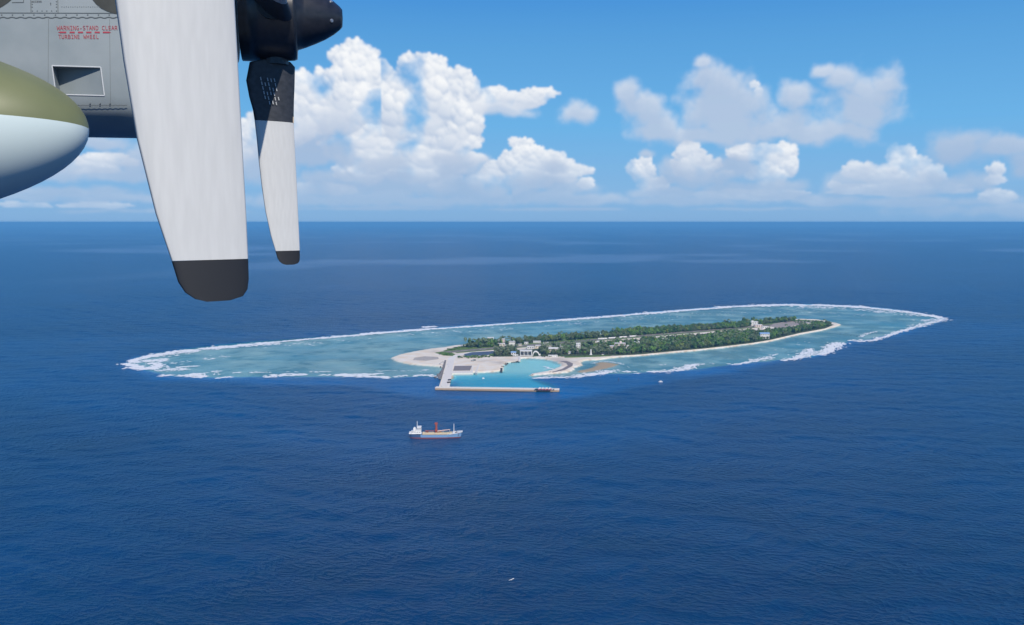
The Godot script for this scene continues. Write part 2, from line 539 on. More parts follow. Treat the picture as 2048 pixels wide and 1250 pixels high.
func make_masks() -> void:
	coarse.seed = 21
	coarse.frequency = 0.004
	coarse.fractal_octaves = 5
	fine.seed = 8
	fine.frequency = 0.03
	fine.fractal_octaves = 4
	var r := mask_of([REEF])
	m_reef = blurred(r, 3)
	m_reef_wide = blurred(r, 5)
	var l := mask_of([ISLAND])
	m_land = blurred(l, 1)
	m_land_wide = blurred(l, 4)
	m_basin = blurred(mask_of([[[903, 772], [906, 747], [950, 747], [1000, 745], [1008, 728], [1040, 718], [1090, 719], [1120, 728], [1122, 733], [1090, 745], [1060, 754], [1115, 770], [1120, 782], [900, 778]]]), 2)
	m_shelf = blurred(mask_of([[[240, 735], [300, 762], [500, 768], [700, 772], [850, 796], [960, 806], [1100, 804], [1220, 786], [1330, 766], [1500, 740], [1700, 694], [1850, 658], [1760, 655], [1300, 660], [900, 678], [450, 716]]]), 4)
	m_bank = blurred(mask_of([[[-300, 760], [200, 860], [600, 930], [900, 960], [1200, 950], [1500, 860], [1900, 740], [2200, 660], [1800, 620], [900, 640], [-100, 680]]]), 6)
	m_spit = blurred(mask_of([[[1150, 743], [1180, 736], [1194, 730], [1186, 727], [1200, 723.5], [1222, 725], [1240, 728], [1222, 735], [1190, 742], [1160, 746]]]), 2)

func bed(x: float, z: float) -> float:       # height of the sea bed or land
	var reef := sample(m_reef, x, z)
	var shelf := sample(m_shelf, x, z)
	var land := sample(m_land, x, z)
	var n := coarse.get_noise_2d(x, z)
	var h := lerpf(-40.0, -19.0, smoothstep(0.0, 0.9, sample(m_bank, x, z)))
	h = lerpf(h, -10.0, smoothstep(0.05, 0.95, shelf))
	h = lerpf(h, -1.7 + n * 1.3, smoothstep(0.36, 0.82, reef))
	var basin := sample(m_basin, x, z)
	if basin > 0.0:
		h = lerpf(h, lerpf(-1.7, -3.6, smoothstep(-1870.0, -1700.0, z)), basin)
	var spit := sample(m_spit, x, z)
	if spit > 0.0:
		h = lerpf(h, 0.25 + n * 0.6, smoothstep(0.2, 0.8, spit))
	if land > 0.0:
		h = lerpf(h, LAND, smoothstep(0.12, 0.72, land))
	return h

# ================================================================ sea
func axis(lo: float, a: float, b: float, step: float, hi: float, grow: float) -> PackedFloat32Array:
	var core := PackedFloat32Array()
	var x := a
	while x < b:
		core.append(x)
		x += step
	var left := PackedFloat32Array()
	var s := step
	x = a
	while x > lo:
		s *= grow
		x -= s
		left.append(maxf(x, lo))
	left.reverse()
	s = step
	x = core[core.size() - 1]
	while x < hi:
		s *= grow
		x += s
		core.append(minf(x, hi))
	left.append_array(core)
	return left

func make_sea() -> void:
	var xs := axis(-62000, -1500, 2300, 7.0, 62000, 1.09)
	var zs := axis(-62000, -3900, -560, 5.5, 1500, 1.035)
	var nx := xs.size()
	var nz := zs.size()
	var total := nx * nz
	var v := PackedVector3Array()
	var nn := PackedVector3Array()
	var col := PackedColorArray()
	var uv := PackedVector2Array()
	v.resize(total); nn.resize(total); col.resize(total); uv.resize(total)
	var deep := Color(0.0, 0.031, 0.098)
	var middle := Color(0.0, 0.115, 0.33)
	var shallow := Color(0.004, 0.40, 0.50)
	var i := 0
	for b in nz:
		var z := zs[b]
		var dz := absf(zs[mini(b + 1, nz - 1)] - z)
		for a in nx:
			var x := xs[a]
			var dx := absf(xs[mini(a + 1, nx - 1)] - x)
			var inside := x > MX and x < MX + MN * MS and z > MZ and z < MZ + MN * MS
			var n := coarse.get_noise_2d(x * 0.35, z * 0.35)
			var n2 := coarse.get_noise_2d(x * 1.3 + 900.0, z * 1.6)
			var depth := 34.0
			var calm := 1.0
			if inside:
				depth = -bed(x, z)
				calm = smoothstep(1.0, 12.0, depth)
			# swell
			var fade := clampf(1.0 - (maxf(dx, dz) - 12.0) / 26.0, 0.0, 1.0) * (0.12 + 0.88 * calm)
			var h := 0.0
			if fade > 0.0:
				var w := n * 9.0 + n2 * 3.0
				h = sin((z * 0.98 + x * 0.12) * TAU / 66.0 + w) * 0.40 + sin((z * 0.9 - x * 0.3) * TAU / 37.0 + w * 1.4) * 0.30 + sin((z * 0.7 + x * 0.6) * TAU / 26.0 - w) * 0.20
				h *= fade * (0.55 + 0.9 * clampf(n2 + 0.35, 0.0, 1.0))
			v[i] = Vector3(x, h, z)
			var c := deep
			var t := exp(-maxf(depth, 0.0) / 7.5)
			c = deep.lerp(middle, smoothstep(0.0, 0.38, t)).lerp(shallow, smoothstep(0.30, 1.0, t))
			var k := 1.0 + n2 * 0.28 + n * 0.25
			c = Color(c.r * k, c.g * k, c.b * k)
			if z < -4200.0:  # pale cloud reflections on the far water, painted into its colour
				var painted_reflection := smoothstep(0.10, 0.42, coarse.get_noise_2d(x * 0.075, z * 0.06)) * clampf((-z - 4200.0) / 3000.0, 0, 1)
				c = c.lerp(Color(0.10, 0.16, 0.26), painted_reflection * 0.75)
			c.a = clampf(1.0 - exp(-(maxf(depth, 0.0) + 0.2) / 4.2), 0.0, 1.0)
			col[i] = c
			uv[i] = Vector2((x * 0.95 + z * 0.30) / 470.0 + n * 0.10, (z * 0.95 - x * 0.30) / 250.0 + n2 * 0.05)
			i += 1
	i = 0
	for b in nz:
		for a in nx:
			var l := v[i - (1 if a > 0 else 0)]
			var r := v[i + (1 if a < nx - 1 else 0)]
			var d := v[i - (nx if b > 0 else 0)]
			var u := v[i + (nx if b < nz - 1 else 0)]
			nn[i] = Vector3(-(r.y - l.y) / maxf(r.x - l.x, 0.01), 1.0, -(u.y - d.y) / maxf(u.z - d.z, 0.01)).normalized()
			i += 1
	var ix := PackedInt32Array()
	ix.resize((nx - 1) * (nz - 1) * 6)
	var o := 0
	for b in nz - 1:
		for a in nx - 1:
			var p := b * nx + a
			ix[o] = p; ix[o + 1] = p + 1; ix[o + 2] = p + nx
			ix[o + 3] = p + 1; ix[o + 4] = p + nx + 1; ix[o + 5] = p + nx
			o += 6
	var m := mat("sea_water", Color(1, 1, 1, 1), 0.29, 0.35)
	m.vertex_color_use_as_albedo = true
	m.transparency = BaseMaterial3D.TRANSPARENCY_ALPHA
	m.normal_enabled = true
	m.normal_scale = 1.3
	var wn := FastNoiseLite.new()
	wn.seed = 4
	wn.frequency = 0.020
	wn.fractal_type = FastNoiseLite.FRACTAL_RIDGED
	wn.fractal_octaves = 4
	wn.fractal_gain = 0.55
	var wave := wn.get_seamless_image(1024, 1024)
	wave.bump_map_to_normal_map(4.0)
	m.normal_texture = ImageTexture.create_from_image(wave)
	print("sea grid ", nx, " x ", nz)
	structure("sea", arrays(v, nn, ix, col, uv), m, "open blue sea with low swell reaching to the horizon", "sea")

# ================================================================ reef bed and island ground
func make_ground() -> void:
	var x0 := -980.0
	var x1 := 1500.0
	var z0 := -3420.0
	var z1 := -1420.0
	var s := 5.0
	var nx := int((x1 - x0) / s) + 1
	var nz := int((z1 - z0) / s) + 1
	var v := PackedVector3Array()
	var nn := PackedVector3Array()
	var col := PackedColorArray()
	v.resize(nx * nz); nn.resize(nx * nz); col.resize(nx * nz)
	var sand := Color(0.70, 0.58, 0.43)
	var wet := Color(0.42, 0.34, 0.23)
	var coral := Color(0.34, 0.44, 0.40)
	var weed := Color(0.19, 0.27, 0.26)
	var pale := Color(0.42, 0.52, 0.46)
	var green := Color(0.085, 0.115, 0.045)
	var i := 0
	for b in nz:
		var z := z0 + b * s
		for a in nx:
			var x := x0 + a * s
			var h := bed(x, z)
			var n := coarse.get_noise_2d(x * 2.0, z * 2.0)
			var f := fine.get_noise_2d(x, z)
			if h < 0.0: h += f * 0.35 * clampf(-h, 0.0, 1.0)
			v[i] = Vector3(x, h, z)
			var c: Color
			if h > 0.35:
				c = sand.lerp(Color(0.74, 0.69, 0.60), clampf(f + 0.5, 0, 1))
				c = c.lerp(Color(0.44, 0.38, 0.32), clampf(n * 1.6 - 0.25, 0, 0.7))
			elif h > -0.25:
				c = wet
			else:
				c = coral.lerp(weed, clampf(n * 2.2 + f * 1.3 + 0.2 + clampf(x / 700.0, -0.2, 0.7), 0, 1)).lerp(pale, clampf(-n * 2.0 - 0.1 + f * 1.1, 0, 0.9))
				var basin := sample(m_basin, x, z)
				var near := sample(m_land_wide, x, z)
				c = c.lerp(Color(0.52, 0.88, 0.78).lerp(Color(0.16, 0.80, 0.88), smoothstep(-1870.0, -1750.0, z)), clampf(basin * 1.2, 0, 0.97))
				c = c.lerp(Color(0.46, 0.56, 0.46), clampf((near - 0.22) * 1.6, 0, 0.7) * (1.0 - basin))
			var spit := sample(m_spit, x, z)
			if spit > 0.2 and h > -0.8: c = c.lerp(Color(0.36, 0.28, 0.18), clampf(spit * 1.2, 0, 0.85))
			col[i] = c
			i += 1
	i = 0
	for b in nz:
		for a in nx:
			var l := v[i - (1 if a > 0 else 0)]
			var r := v[i + (1 if a < nx - 1 else 0)]
			var d := v[i - (nx if b > 0 else 0)]
			var u := v[i + (nx if b < nz - 1 else 0)]
			nn[i] = Vector3(-(r.y - l.y) / maxf(r.x - l.x, 0.01), 1.0, -(u.y - d.y) / maxf(u.z - d.z, 0.01)).normalized()
			i += 1
	var ix := PackedInt32Array()
	for b in nz - 1:
		for a in nx - 1:
			var p := b * nx + a
			if maxf(maxf(v[p].y, v[p + 1].y), maxf(v[p + nx].y, v[p + nx + 1].y)) < -20.0: continue
			ix.append_array([p, p + 1, p + nx, p + 1, p + nx + 1, p + nx])
	var m := mat("sand_and_reef", Color.WHITE, 0.95, 0.2)
	m.vertex_color_use_as_albedo = true
	structure("terrain", arrays(v, nn, ix, col), m, "sand island and coral reef flat around it", "island")

func sheet(called: String, px: Array, m: Material, label: String, category: String, lift := 0.1) -> void:
	structure(called, slab(gpoly(px, LAND), LAND + lift, lift + 0.5), m, label, category)

func make_paving() -> void:
	var grass := mottled("grass", lin(0.075, 0.15, 0.035), lin(0.16, 0.20, 0.055), 60.0, 0.95, 0.2, 0.03)
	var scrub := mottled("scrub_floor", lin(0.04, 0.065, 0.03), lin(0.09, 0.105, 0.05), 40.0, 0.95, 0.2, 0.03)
	var concrete := mottled("pale_concrete", lin(0.64, 0.61, 0.55), lin(0.76, 0.72, 0.66), 50.0, 0.9, 0.3, 0.02)
	var asphalt := mottled("worn_asphalt", lin(0.15, 0.14, 0.115), lin(0.25, 0.225, 0.185), 70.0, 0.9, 0.3, 0.02)
	var gravel := mottled("grey_gravel", lin(0.17, 0.15, 0.15), lin(0.27, 0.24, 0.23), 16.0, 0.95, 0.2, 0.04)
	var dark := mottled("blue_grey_sheet", lin(0.065, 0.080, 0.105), lin(0.090, 0.105, 0.135), 12.0, 0.5, 0.5, 0.03)
	# floors of the two woods
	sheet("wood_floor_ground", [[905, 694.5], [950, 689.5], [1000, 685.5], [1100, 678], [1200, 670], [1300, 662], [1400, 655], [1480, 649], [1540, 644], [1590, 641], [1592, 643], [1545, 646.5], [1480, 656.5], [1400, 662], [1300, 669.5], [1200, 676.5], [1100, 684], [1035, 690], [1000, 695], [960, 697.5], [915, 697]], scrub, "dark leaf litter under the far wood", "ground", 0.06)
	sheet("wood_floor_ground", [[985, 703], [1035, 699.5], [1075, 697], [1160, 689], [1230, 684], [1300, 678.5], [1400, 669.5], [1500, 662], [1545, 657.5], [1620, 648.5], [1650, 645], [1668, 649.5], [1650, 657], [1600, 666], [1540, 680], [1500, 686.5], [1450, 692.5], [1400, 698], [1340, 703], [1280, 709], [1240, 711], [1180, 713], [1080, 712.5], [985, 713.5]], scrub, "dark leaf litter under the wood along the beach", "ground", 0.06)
	# runway with its grass strips
	var a := gp(893, 704.5, LAND)
	var b := gp(1622, 643.5, LAND)
	var d := (b - a).normalized()
	var s := d.cross(Vector3.UP).normalized()
	var strip := func(w0: float, w1: float, t0: float, t1: float) -> PackedVector2Array:
		var o := PackedVector2Array()
		for q in [[t0, w0], [t1, w0], [t1, w1], [t0, w1]]:
			var p: Vector3 = a + (b - a) * q[0] + s * q[1]
			o.append(Vector2(p.x, p.z))
		return o
	structure("grass_verge", slab(strip.call(-34, 24, 0.012, 0.93), LAND + 0.14, 0.5), grass, "grass strips on both sides of the runway", "lawn")
	var run := structure("runway", slab(strip.call(-15, 13, 0.0, 0.985), LAND + 0.24, 0.5), asphalt, "long straight pale grey runway along the island", "runway")
	var paint := mat("road_paint", lin(0.74, 0.74, 0.72), 0.8)
	for k in 22:
		put("centre_line_dash", slab(strip.call(-1.5, -0.6, 0.03 + k * 0.042, 0.045 + k * 0.042), LAND + 0.27, 0.02), paint, run)
	sheet("grass_field", [[886, 701.5], [905, 696], [935, 694], [1000, 696], [1000, 699], [950, 702.5], [893, 703.5]], grass, "bright green grass beside the runway end", "lawn", 0.18)
	sheet("grass_field", [[869, 705.5], [885, 703], [899, 703.5], [911, 708.5], [905, 712], [888, 711], [878, 708]], grass, "oval patch of green grass on the western sand", "lawn", 0.18)
	sheet("grass_field", [[1575, 641], [1600, 639.5], [1640, 641.5], [1664, 646.5], [1660, 649], [1630, 649], [1600, 652]], grass, "green ground cover at the eastern point", "lawn", 0.16)
	sheet("grass_field", [[1128, 713], [1210, 710.5], [1222, 712], [1200, 713.5], [1130, 715.5]], grass, "green strip in front of the white lighthouse", "lawn", 0.16)
	sheet("dark_basin", [[928, 708.5], [944, 704.5], [985, 702.5], [988, 707], [975, 710.5], [930, 712.5]], dark, "dark blue-grey sheeted basin beside the runway", "basin", 0.3)
	sheet("access_road", [[893, 722], [899, 715], [908, 711], [930, 706.5], [940, 704.5], [948, 703.5], [940, 706], [918, 711], [909, 716], [909, 722]], concrete, "pale road from the causeway up to the runway", "road", 0.2)
	sheet("gravel_yard", [[909, 732], [944, 731.5], [940, 741], [906, 741.5]], gravel, "dark grey rectangle of gravel on the quay yard", "pavement", 0.24)
	sheet("eastern_apron", [[1540, 652], [1546, 647.5], [1580, 642], [1624, 643], [1616, 647], [1575, 653.5], [1553, 656]], mottled("brown_gravel", lin(0.27, 0.23, 0.20), lin(0.38, 0.33, 0.29), 50.0, 0.95, 0.2, 0.03), "grey-brown gravel apron at the runway's eastern end", "apron", 0.3)
	sheet("spit_track", [[1118, 722], [1134, 722], [1146, 727], [1145, 732], [1130, 740], [1105, 745], [1106, 743.5], [1124, 738], [1136, 731], [1132, 726]], gravel, "grey rubble track along the sand spit", "track", 0.2)
	sheet("dark_sand_patch", [[829, 715.5], [850, 712.5], [876, 714], [878, 718], [852, 721.5], [826, 720]], mottled("grey_sand", lin(0.30, 0.27, 0.24), lin(0.52, 0.47, 0.41), 30.0, 0.95, 0.2, 0.03), "grey rubble patch on the western sand point", "ground", 0.12)

# ================================================================ harbour works
func make_harbour() -> void:
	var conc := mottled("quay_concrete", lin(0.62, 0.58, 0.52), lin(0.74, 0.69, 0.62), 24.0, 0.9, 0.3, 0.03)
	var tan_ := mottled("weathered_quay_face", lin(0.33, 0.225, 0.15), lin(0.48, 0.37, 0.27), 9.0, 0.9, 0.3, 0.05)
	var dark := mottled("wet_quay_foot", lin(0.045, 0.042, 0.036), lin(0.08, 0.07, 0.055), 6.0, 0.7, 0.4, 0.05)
	# causeway
	var cw := thing("causeway", "pale concrete causeway running from the island out to the long mole", "causeway")
	var pl := gpoly([[893, 720], [909, 721], [904, 745], [899.5, 772], [878, 773], [884, 755], [889, 738]], LAND + 1.0)
	put("deck", slab(pl, LAND + 1.1, 1.6), conc, cw)
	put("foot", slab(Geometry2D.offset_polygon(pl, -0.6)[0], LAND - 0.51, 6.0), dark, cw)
	put("parapet", slab(gpoly([[893, 720], [895.5, 720], [886.5, 745], [880.5, 773], [878, 773], [884, 755], [889, 738]], LAND + 1.0), LAND + 2.0, 0.9), conc, cw)
	sheet("rubble_slope", [[889, 721], [894, 720], [888, 741], [881, 757.5], [876.5, 757.5], [882.5, 742]], mottled("rubble_grey", lin(0.14, 0.13, 0.13), lin(0.30, 0.28, 0.26), 8.0, 0.95, 0.2, 0.06), "grey rubble slope along the western side of the causeway", "slope", 0.35)
	# mole: straight wall, built in blocks
	var a := gp(870, 781.2, 0.0)
	var b := gp(1118.5, 785.2, 0.0)
	var d := (b - a)
	var len_ := d.length()
	var mo := thing("harbour_mole", "long straight concrete mole closing the turquoise harbour", "mole", a, atan2(-d.z, d.x))
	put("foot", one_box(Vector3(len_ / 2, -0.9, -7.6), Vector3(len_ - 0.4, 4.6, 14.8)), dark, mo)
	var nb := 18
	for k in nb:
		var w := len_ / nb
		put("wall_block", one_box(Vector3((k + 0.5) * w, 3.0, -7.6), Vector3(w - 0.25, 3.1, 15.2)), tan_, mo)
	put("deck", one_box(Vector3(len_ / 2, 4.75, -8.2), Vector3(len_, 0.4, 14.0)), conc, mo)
	put("wave_wall", one_box(Vector3(len_ / 2, 5.2, -0.8), Vector3(len_, 1.3, 1.2)), conc, mo)
	for k in 12:
		put("bollard", tube_mesh(Vector3(len_ * (k + 0.5) / 12, 4.95, -14.2), Vector3(len_ * (k + 0.5) / 12, 5.6, -14.2), 0.35, 0.45, 6), dark, mo)
	# quay walls of the yard
	var q := thing("quay_wall", "concrete quay wall along the inner edge of the harbour yard", "quay wall")
	put("wall", slab(gpoly([[904, 743.2], [946, 742.8], [946, 746.2], [904, 746.8]], LAND), LAND + 0.7, 6.5), conc, q)
	put("return_wall", slab(gpoly([[943.5, 734], [946, 734], [946, 742.7], [943, 742.7]], LAND), LAND + 0.7, 6.5), conc, q)
	var j := thing("slipway_jetty", "narrow concrete jetty wall next to the boat slip", "jetty")
	put("wall", slab(gpoly([[950, 745.8], [956, 730], [959, 730], [954, 746.6]], LAND), LAND + 0.9, 6.0), conc, j)
	var e := thing("landing_stage", "short concrete landing stage with dark end at the basin corner", "jetty")
	put("deck", slab(gpoly([[1036, 713], [1041, 713], [1041, 722.5], [1037, 722.5]], LAND), LAND + 0.8, 1.3), conc, e)
	put("end_wall", slab(gpoly([[1001, 736], [1005, 736], [1005, 742], [1001, 742]], LAND), LAND + 0.3, 5.0), dark, e)
	# armour rocks: single boulders along the causeway, the yard edge and the spit
	var rng := RandomNumberGenerator.new()
	rng.seed = 12
	var shapes := []
	for k in 4: shapes.append(rock_mesh(rng))
	var grey := [mat("rock_grey", lin(0.16, 0.15, 0.15), 0.9), mat("rock_dark", lin(0.09, 0.085, 0.09), 0.9), mat("rock_brown", lin(0.20, 0.16, 0.12), 0.9)]
	for line in [[[[893, 722], [887, 742], [882, 752], [879, 757]], 60, "grey armour boulder in the mound along the causeway", 5.0, "boulders of the causeway mound"], [[[1060, 751.5], [1085, 747.5], [1105, 745.5], [1125, 744]], 46, "brown boulder in the low breakwater at the end of the sand spit", 3.0, "boulders of the spit breakwater"], [[[1004, 736], [1012, 727], [1036, 723]], 16, "boulder edging the sand bank beside the landing stage", 2.0, "boulders of the basin bank"]]:
		for k in line[1]:
			var t: float = rng.randf() * (line[0].size() - 1)
			var i := mini(int(t), line[0].size() - 2)
			var p: Vector2 = Vector2(line[0][i][0], line[0][i][1]).lerp(Vector2(line[0][i + 1][0], line[0][i + 1][1]), t - i)
			var g := gp(p.x, p.y, 0.5) + Vector3(rng.randfn(0, line[3]), 0, rng.randfn(0, line[3]))
			var r := put("armour_boulder", shapes[rng.randi() % 4], grey[rng.randi() % 2] if line[3] > 4.0 else grey[2 if rng.randf() < 0.6 else 1])
			r.position = Vector3(g.x, rng.randf_range(0.2, 1.2) + (1.2 if line[3] > 4.0 else 0.0), g.z)
			r.rotation = Vector3(rng.randf() * 6, rng.randf() * 6, rng.randf() * 6)
			r.scale = Vector3.ONE * rng.randf_range(1.4, 2.8)
			tag(r, line[2], "boulder", line[4])
	# posts standing in the shallow water off the eastern beach
	var pole := tube_mesh(Vector3(0, -2.5, 0), Vector3(0, 2.2, 0), 0.45, 0.4, 6)
	for k in 20:
		var g := gp(1642 + k * 4.1, 664.5 + k * 0.46, 0.0)
		var p := put("mooring_post", pole, mat("old_timber", lin(0.07, 0.06, 0.05), 0.9))
		p.position = Vector3(g.x, 0, g.z + rng.randfn(0, 3))
		p.set_meta("label", "dark post in the row standing in shallow water off the beach")
		p.set_meta("category", "post")
		p.set_meta("group", "row of posts in the lagoon")

func rock_mesh(rng: RandomNumberGenerator) -> ArrayMesh:
	var st := new_st()
	var pts := []
	for i in 14:
		var v := Vector3(rng.randfn(), rng.randfn(), rng.randfn()).normalized() * rng.randf_range(0.75, 1.1)
		pts.append(v)
	# a subdivided octahedron pushed about
	var f := [[Vector3.UP, Vector3.RIGHT, Vector3.BACK], [Vector3.UP, Vector3.BACK, Vector3.LEFT], [Vector3.UP, Vector3.LEFT, Vector3.FORWARD], [Vector3.UP, Vector3.FORWARD, Vector3.RIGHT], [Vector3.DOWN, Vector3.BACK, Vector3.RIGHT], [Vector3.DOWN, Vector3.LEFT, Vector3.BACK], [Vector3.DOWN, Vector3.FORWARD, Vector3.LEFT], [Vector3.DOWN, Vector3.RIGHT, Vector3.FORWARD]]
	var push := func(v: Vector3) -> Vector3:
		var n := v.normalized()
		var r := 1.0
		for p in pts: r = minf(r, 0.72 / maxf(n.dot((p as Vector3).normalized()), 0.3))
		return n * maxf(r, 0.55)
	for t in f:
		var m := [(t[0] + t[1]) / 2, (t[1] + t[2]) / 2, (t[2] + t[0]) / 2]
		for q in [[t[0], m[0], m[2]], [m[0], t[1], m[1]], [m[2], m[1], t[2]], [m[0], m[1], m[2]]]:
			for v in q: st.add_vertex(push.call(v))
	return done(st)

# ================================================================ buildings
var keep_clear := []      # [x, z, radius] where no tree may stand

func building(u: float, v: float, w: float, dep: float, h: float, label: String, wall: Material, roof: Material, opt := {}) -> Node3D:
	var g := gp(u, v, LAND)
	keep_clear.append([g.x, g.z - dep * 0.5, maxf(w, dep) * 0.62 + 2.0])
	keep_clear.append([g.x, g.z + 10.0, w * 0.55])
	var t := thing(opt.get("name", "building"), label, opt.get("cat", "building"), Vector3(g.x, LAND + 0.02, g.z), opt.get("turn", 0.0))
	var levels: int = opt.get("levels", 1)
	put("wall", one_box(Vector3(0, h / 2, -dep / 2), Vector3(w, h, dep)), wall, t)
	if opt.get("gable", false):
		var st := new_st()
		var y := h + 0.02
		var o := 0.7
		var hi: float = opt.get("rise", 2.2)
		var p := [Vector3(-w / 2 - o, y, o), Vector3(w / 2 + o, y, o), Vector3(w / 2 + o, y, -dep - o), Vector3(-w / 2 - o, y, -dep - o), Vector3(-w / 2 - o, y + hi, -dep / 2), Vector3(w / 2 + o, y + hi, -dep / 2)]
		quad(st, p[0], p[4], p[5], p[1])
		quad(st, p[2], p[5], p[4], p[3])
		for k in [[0, 3, 4], [1, 5, 2]]:
			for c in k: st.add_vertex(p[c])
		quad(st, p[0], p[1], p[2], p[3])
		put("roof", done(st), roof, t)
	else:
		put("roof", one_box(Vector3(0, h + 0.3, -dep / 2), Vector3(w + 0.8, 0.6, dep + 0.8)), roof, t)
	var glass := mat("window_glass", lin(0.03, 0.04, 0.06), 0.15)
	var n := maxi(2, int(w / 4.5))
	if not opt.get("blind", false):
		for l in levels:
			for k in n:
				put("window", one_box(Vector3((k + 0.5) / n * w - w / 2, (l + 0.55) * h / levels, 0.03), Vector3(w / n * 0.5, h / levels * 0.4, 0.14)), glass, t)
	for s in opt.get("slabs", []):
		put("balcony", one_box(Vector3(0, s, 0.6), Vector3(w + 0.3, 0.5, 1.4)), roof, t)
	if opt.has("tower"):
		var k: Array = opt.tower
		put("stair_tower", one_box(Vector3(k[0], h / 2 + k[2] / 2, -dep / 2), Vector3(k[1], h + k[2], k[1])), wall, t)
	if opt.has("tank"):
		put("water_tank", tube_mesh(Vector3(w * 0.25, h + 0.6, -dep / 2), Vector3(w * 0.25, h + 2.6, -dep / 2), 1.2, 1.2, 10), mat("steel", lin(0.5, 0.52, 0.54), 0.4), t)
	return t

func make_buildings() -> void:
	var white := mottled("white_render", lin(0.66, 0.65, 0.63), lin(0.76, 0.75, 0.72), 8.0, 0.85, 0.4, 0.04)
	var cream := mottled("cream_render", lin(0.58, 0.52, 0.42), lin(0.66, 0.60, 0.50), 8.0, 0.85, 0.4, 0.04)
	var pink := mottled("pinkish_render", lin(0.62, 0.50, 0.47), lin(0.70, 0.58, 0.54), 8.0, 0.85, 0.4, 0.04)
	var grey := mottled("grey_roof", lin(0.36, 0.36, 0.36), lin(0.48, 0.47, 0.46), 10.0, 0.85, 0.4, 0.04)
	var pale := mottled("pale_roof", lin(0.60, 0.60, 0.58), lin(0.72, 0.71, 0.68), 10.0, 0.85, 0.4, 0.04)
	var blue := mottled("blue_roof", lin(0.16, 0.30, 0.52), lin(0.28, 0.44, 0.66), 10.0, 0.6, 0.5, 0.04)
	building(981, 685.5, 15, 12, 12, "white flat-roofed house half hidden behind the western trees", white, pale, {"levels": 3})
	building(997, 687, 12, 10, 8, "small white house between the western trees and the pink tower house", white, pale, {"levels": 2})
	building(1006.5, 689, 8, 9, 13, "tall pink tower house behind the cream block", pink, pale, {"levels": 4})
	building(1004.5, 693.5, 13, 9, 7, "cream two-storey block in front of the pink tower house", cream, pale, {"levels": 2})
	building(1012.5, 694, 5, 5, 4.5, "tiny white hut next to the cream block", white, pale)
	building(1024, 690.5, 15, 12, 8.5, "white two-storey house with grey roof terrace by the runway", white, grey, {"levels": 2, "tank": true})
	building(1052.5, 688.5, 9.5, 7, 4.5, "small white block with a flat roof on the runway grass", white, pale)
	building(1074, 686, 19, 8, 4, "long low white shed under the far palms", white, pale, {"levels": 1})
	building(1061, 698, 16, 10, 5.5, "white low shed behind the boat hall", white, pale)
	building(1078, 696.5, 17, 9, 5.5, "pale long shed behind the round arch", cream, pale)
	building(1027, 709.5, 11, 9, 5, "blue roofed shed in the grove beside the boat hall", white, blue, {"gable": true})
	building(1031, 712.5, 12, 6, 2.6, "low white shed at the front of the grove", white, pale)
	building(1108, 705, 24, 12, 9, "long pale roofed barrack among the palms behind the basin", cream, pale, {"gable": true, "levels": 2})
	building(1106, 713.5, 20, 6, 2.8, "low white boat shed on the basin beach", white, pale)
	building(1156.5, 706, 9.5, 8, 22, "slim white watch tower with stacked balconies above the palms", white, white, {"levels": 5, "slabs": [10.0, 13.4, 16.8, 20.0], "name": "watch_tower", "cat": "tower"})
	building(1161, 697, 5, 6, 12, "small white cube hut beside the watch tower", white, pale)
	building(1240, 697, 26, 12, 12, "pinkish house with a short stair tower in the beach wood", pink, pale, {"levels": 3, "tower": [2.0, 5.0, 5.0]})
	building(1224, 700, 10, 10, 9, "small pinkish annex beside the stair tower house", pink, pale, {"levels": 2})
	building(1254, 703, 10, 10, 13, "pale two-tier block standing out of the beach wood", cream, pale, {"levels": 3, "slabs": [8.0, 11.8]})
	building(1509, 652, 20, 12, 12, "white stepped house below the tall eastern tree", white, pale, {"levels": 3, "tower": [-5.0, 6.0, 3.0]})
	building(1517, 654.5, 22, 10, 7, "pinkish low house at the edge of the eastern apron", pink, pale, {"levels": 2})
	building(1531, 657, 16, 9, 5, "white shed with a pale roof on the eastern apron", white, pale)
	building(1530, 677, 24, 14, 12.5, "blue roofed hall rising out of the eastern wood", white, blue, {"gable": true, "rise": 2.5, "levels": 2})
	building(990, 689.5, 8, 7, 5, "low cream hut between the western trees and the houses", cream, pale)
	building(1040, 692, 8, 7, 4.5, "small cream hut on the runway grass beside the two-storey house", cream, grey)
	building(1092, 689, 12, 8, 5, "low grey-roofed shed between the runway and the palms", white, grey)
	building(1125, 701, 12, 9, 10, "white house with a grey roof in the palms behind the sand spit", white, grey, {"levels": 2})
	building(1140, 708, 9, 7, 5, "small white beach hut behind the sand spit", white, pale)
	building(1200, 692, 14, 9, 10, "cream barrack standing in the beach wood near the runway", cream, pale, {"levels": 2, "gable": true})
	building(1274, 693, 12, 9, 11, "white water house in the beach wood east of the two-tier block", white, pale, {"levels": 2, "tank": true})
	building(1330, 686, 12, 9, 9, "grey roofed shed in the middle of the beach wood", white, grey, {"gable": true})
	building(1642, 651, 6, 5, 7.5, "small white hut in the scrub at the eastern point", white, pale)
	building(1617, 649, 12, 6, 4, "low pale shed at the far corner of the eastern apron", cream, pale)

	# boat hall with three dark bays
	var g := gp(1052, 711, LAND)
	keep_clear.append([g.x, g.z, 24.0])
	var t := thing("boat_hall", "white boat hall with three dark open bays on the basin", "building", Vector3(g.x, LAND + 0.02, g.z))
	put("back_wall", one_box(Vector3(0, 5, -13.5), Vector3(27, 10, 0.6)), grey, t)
	for k in 4: put("pillar", one_box(Vector3(-12.6 + k * 8.4, 4.6, -0.7), Vector3(1.1, 9.2, 1.2)), white, t)
	for s in [-1, 1]: put("side_wall", one_box(Vector3(s * 13.2, 5, -7.3), Vector3(0.6, 10, 11.6)), white, t)
	put("lintel", one_box(Vector3(0, 9.9, -0.7), Vector3(27.0, 1.4, 1.3)), white, t)
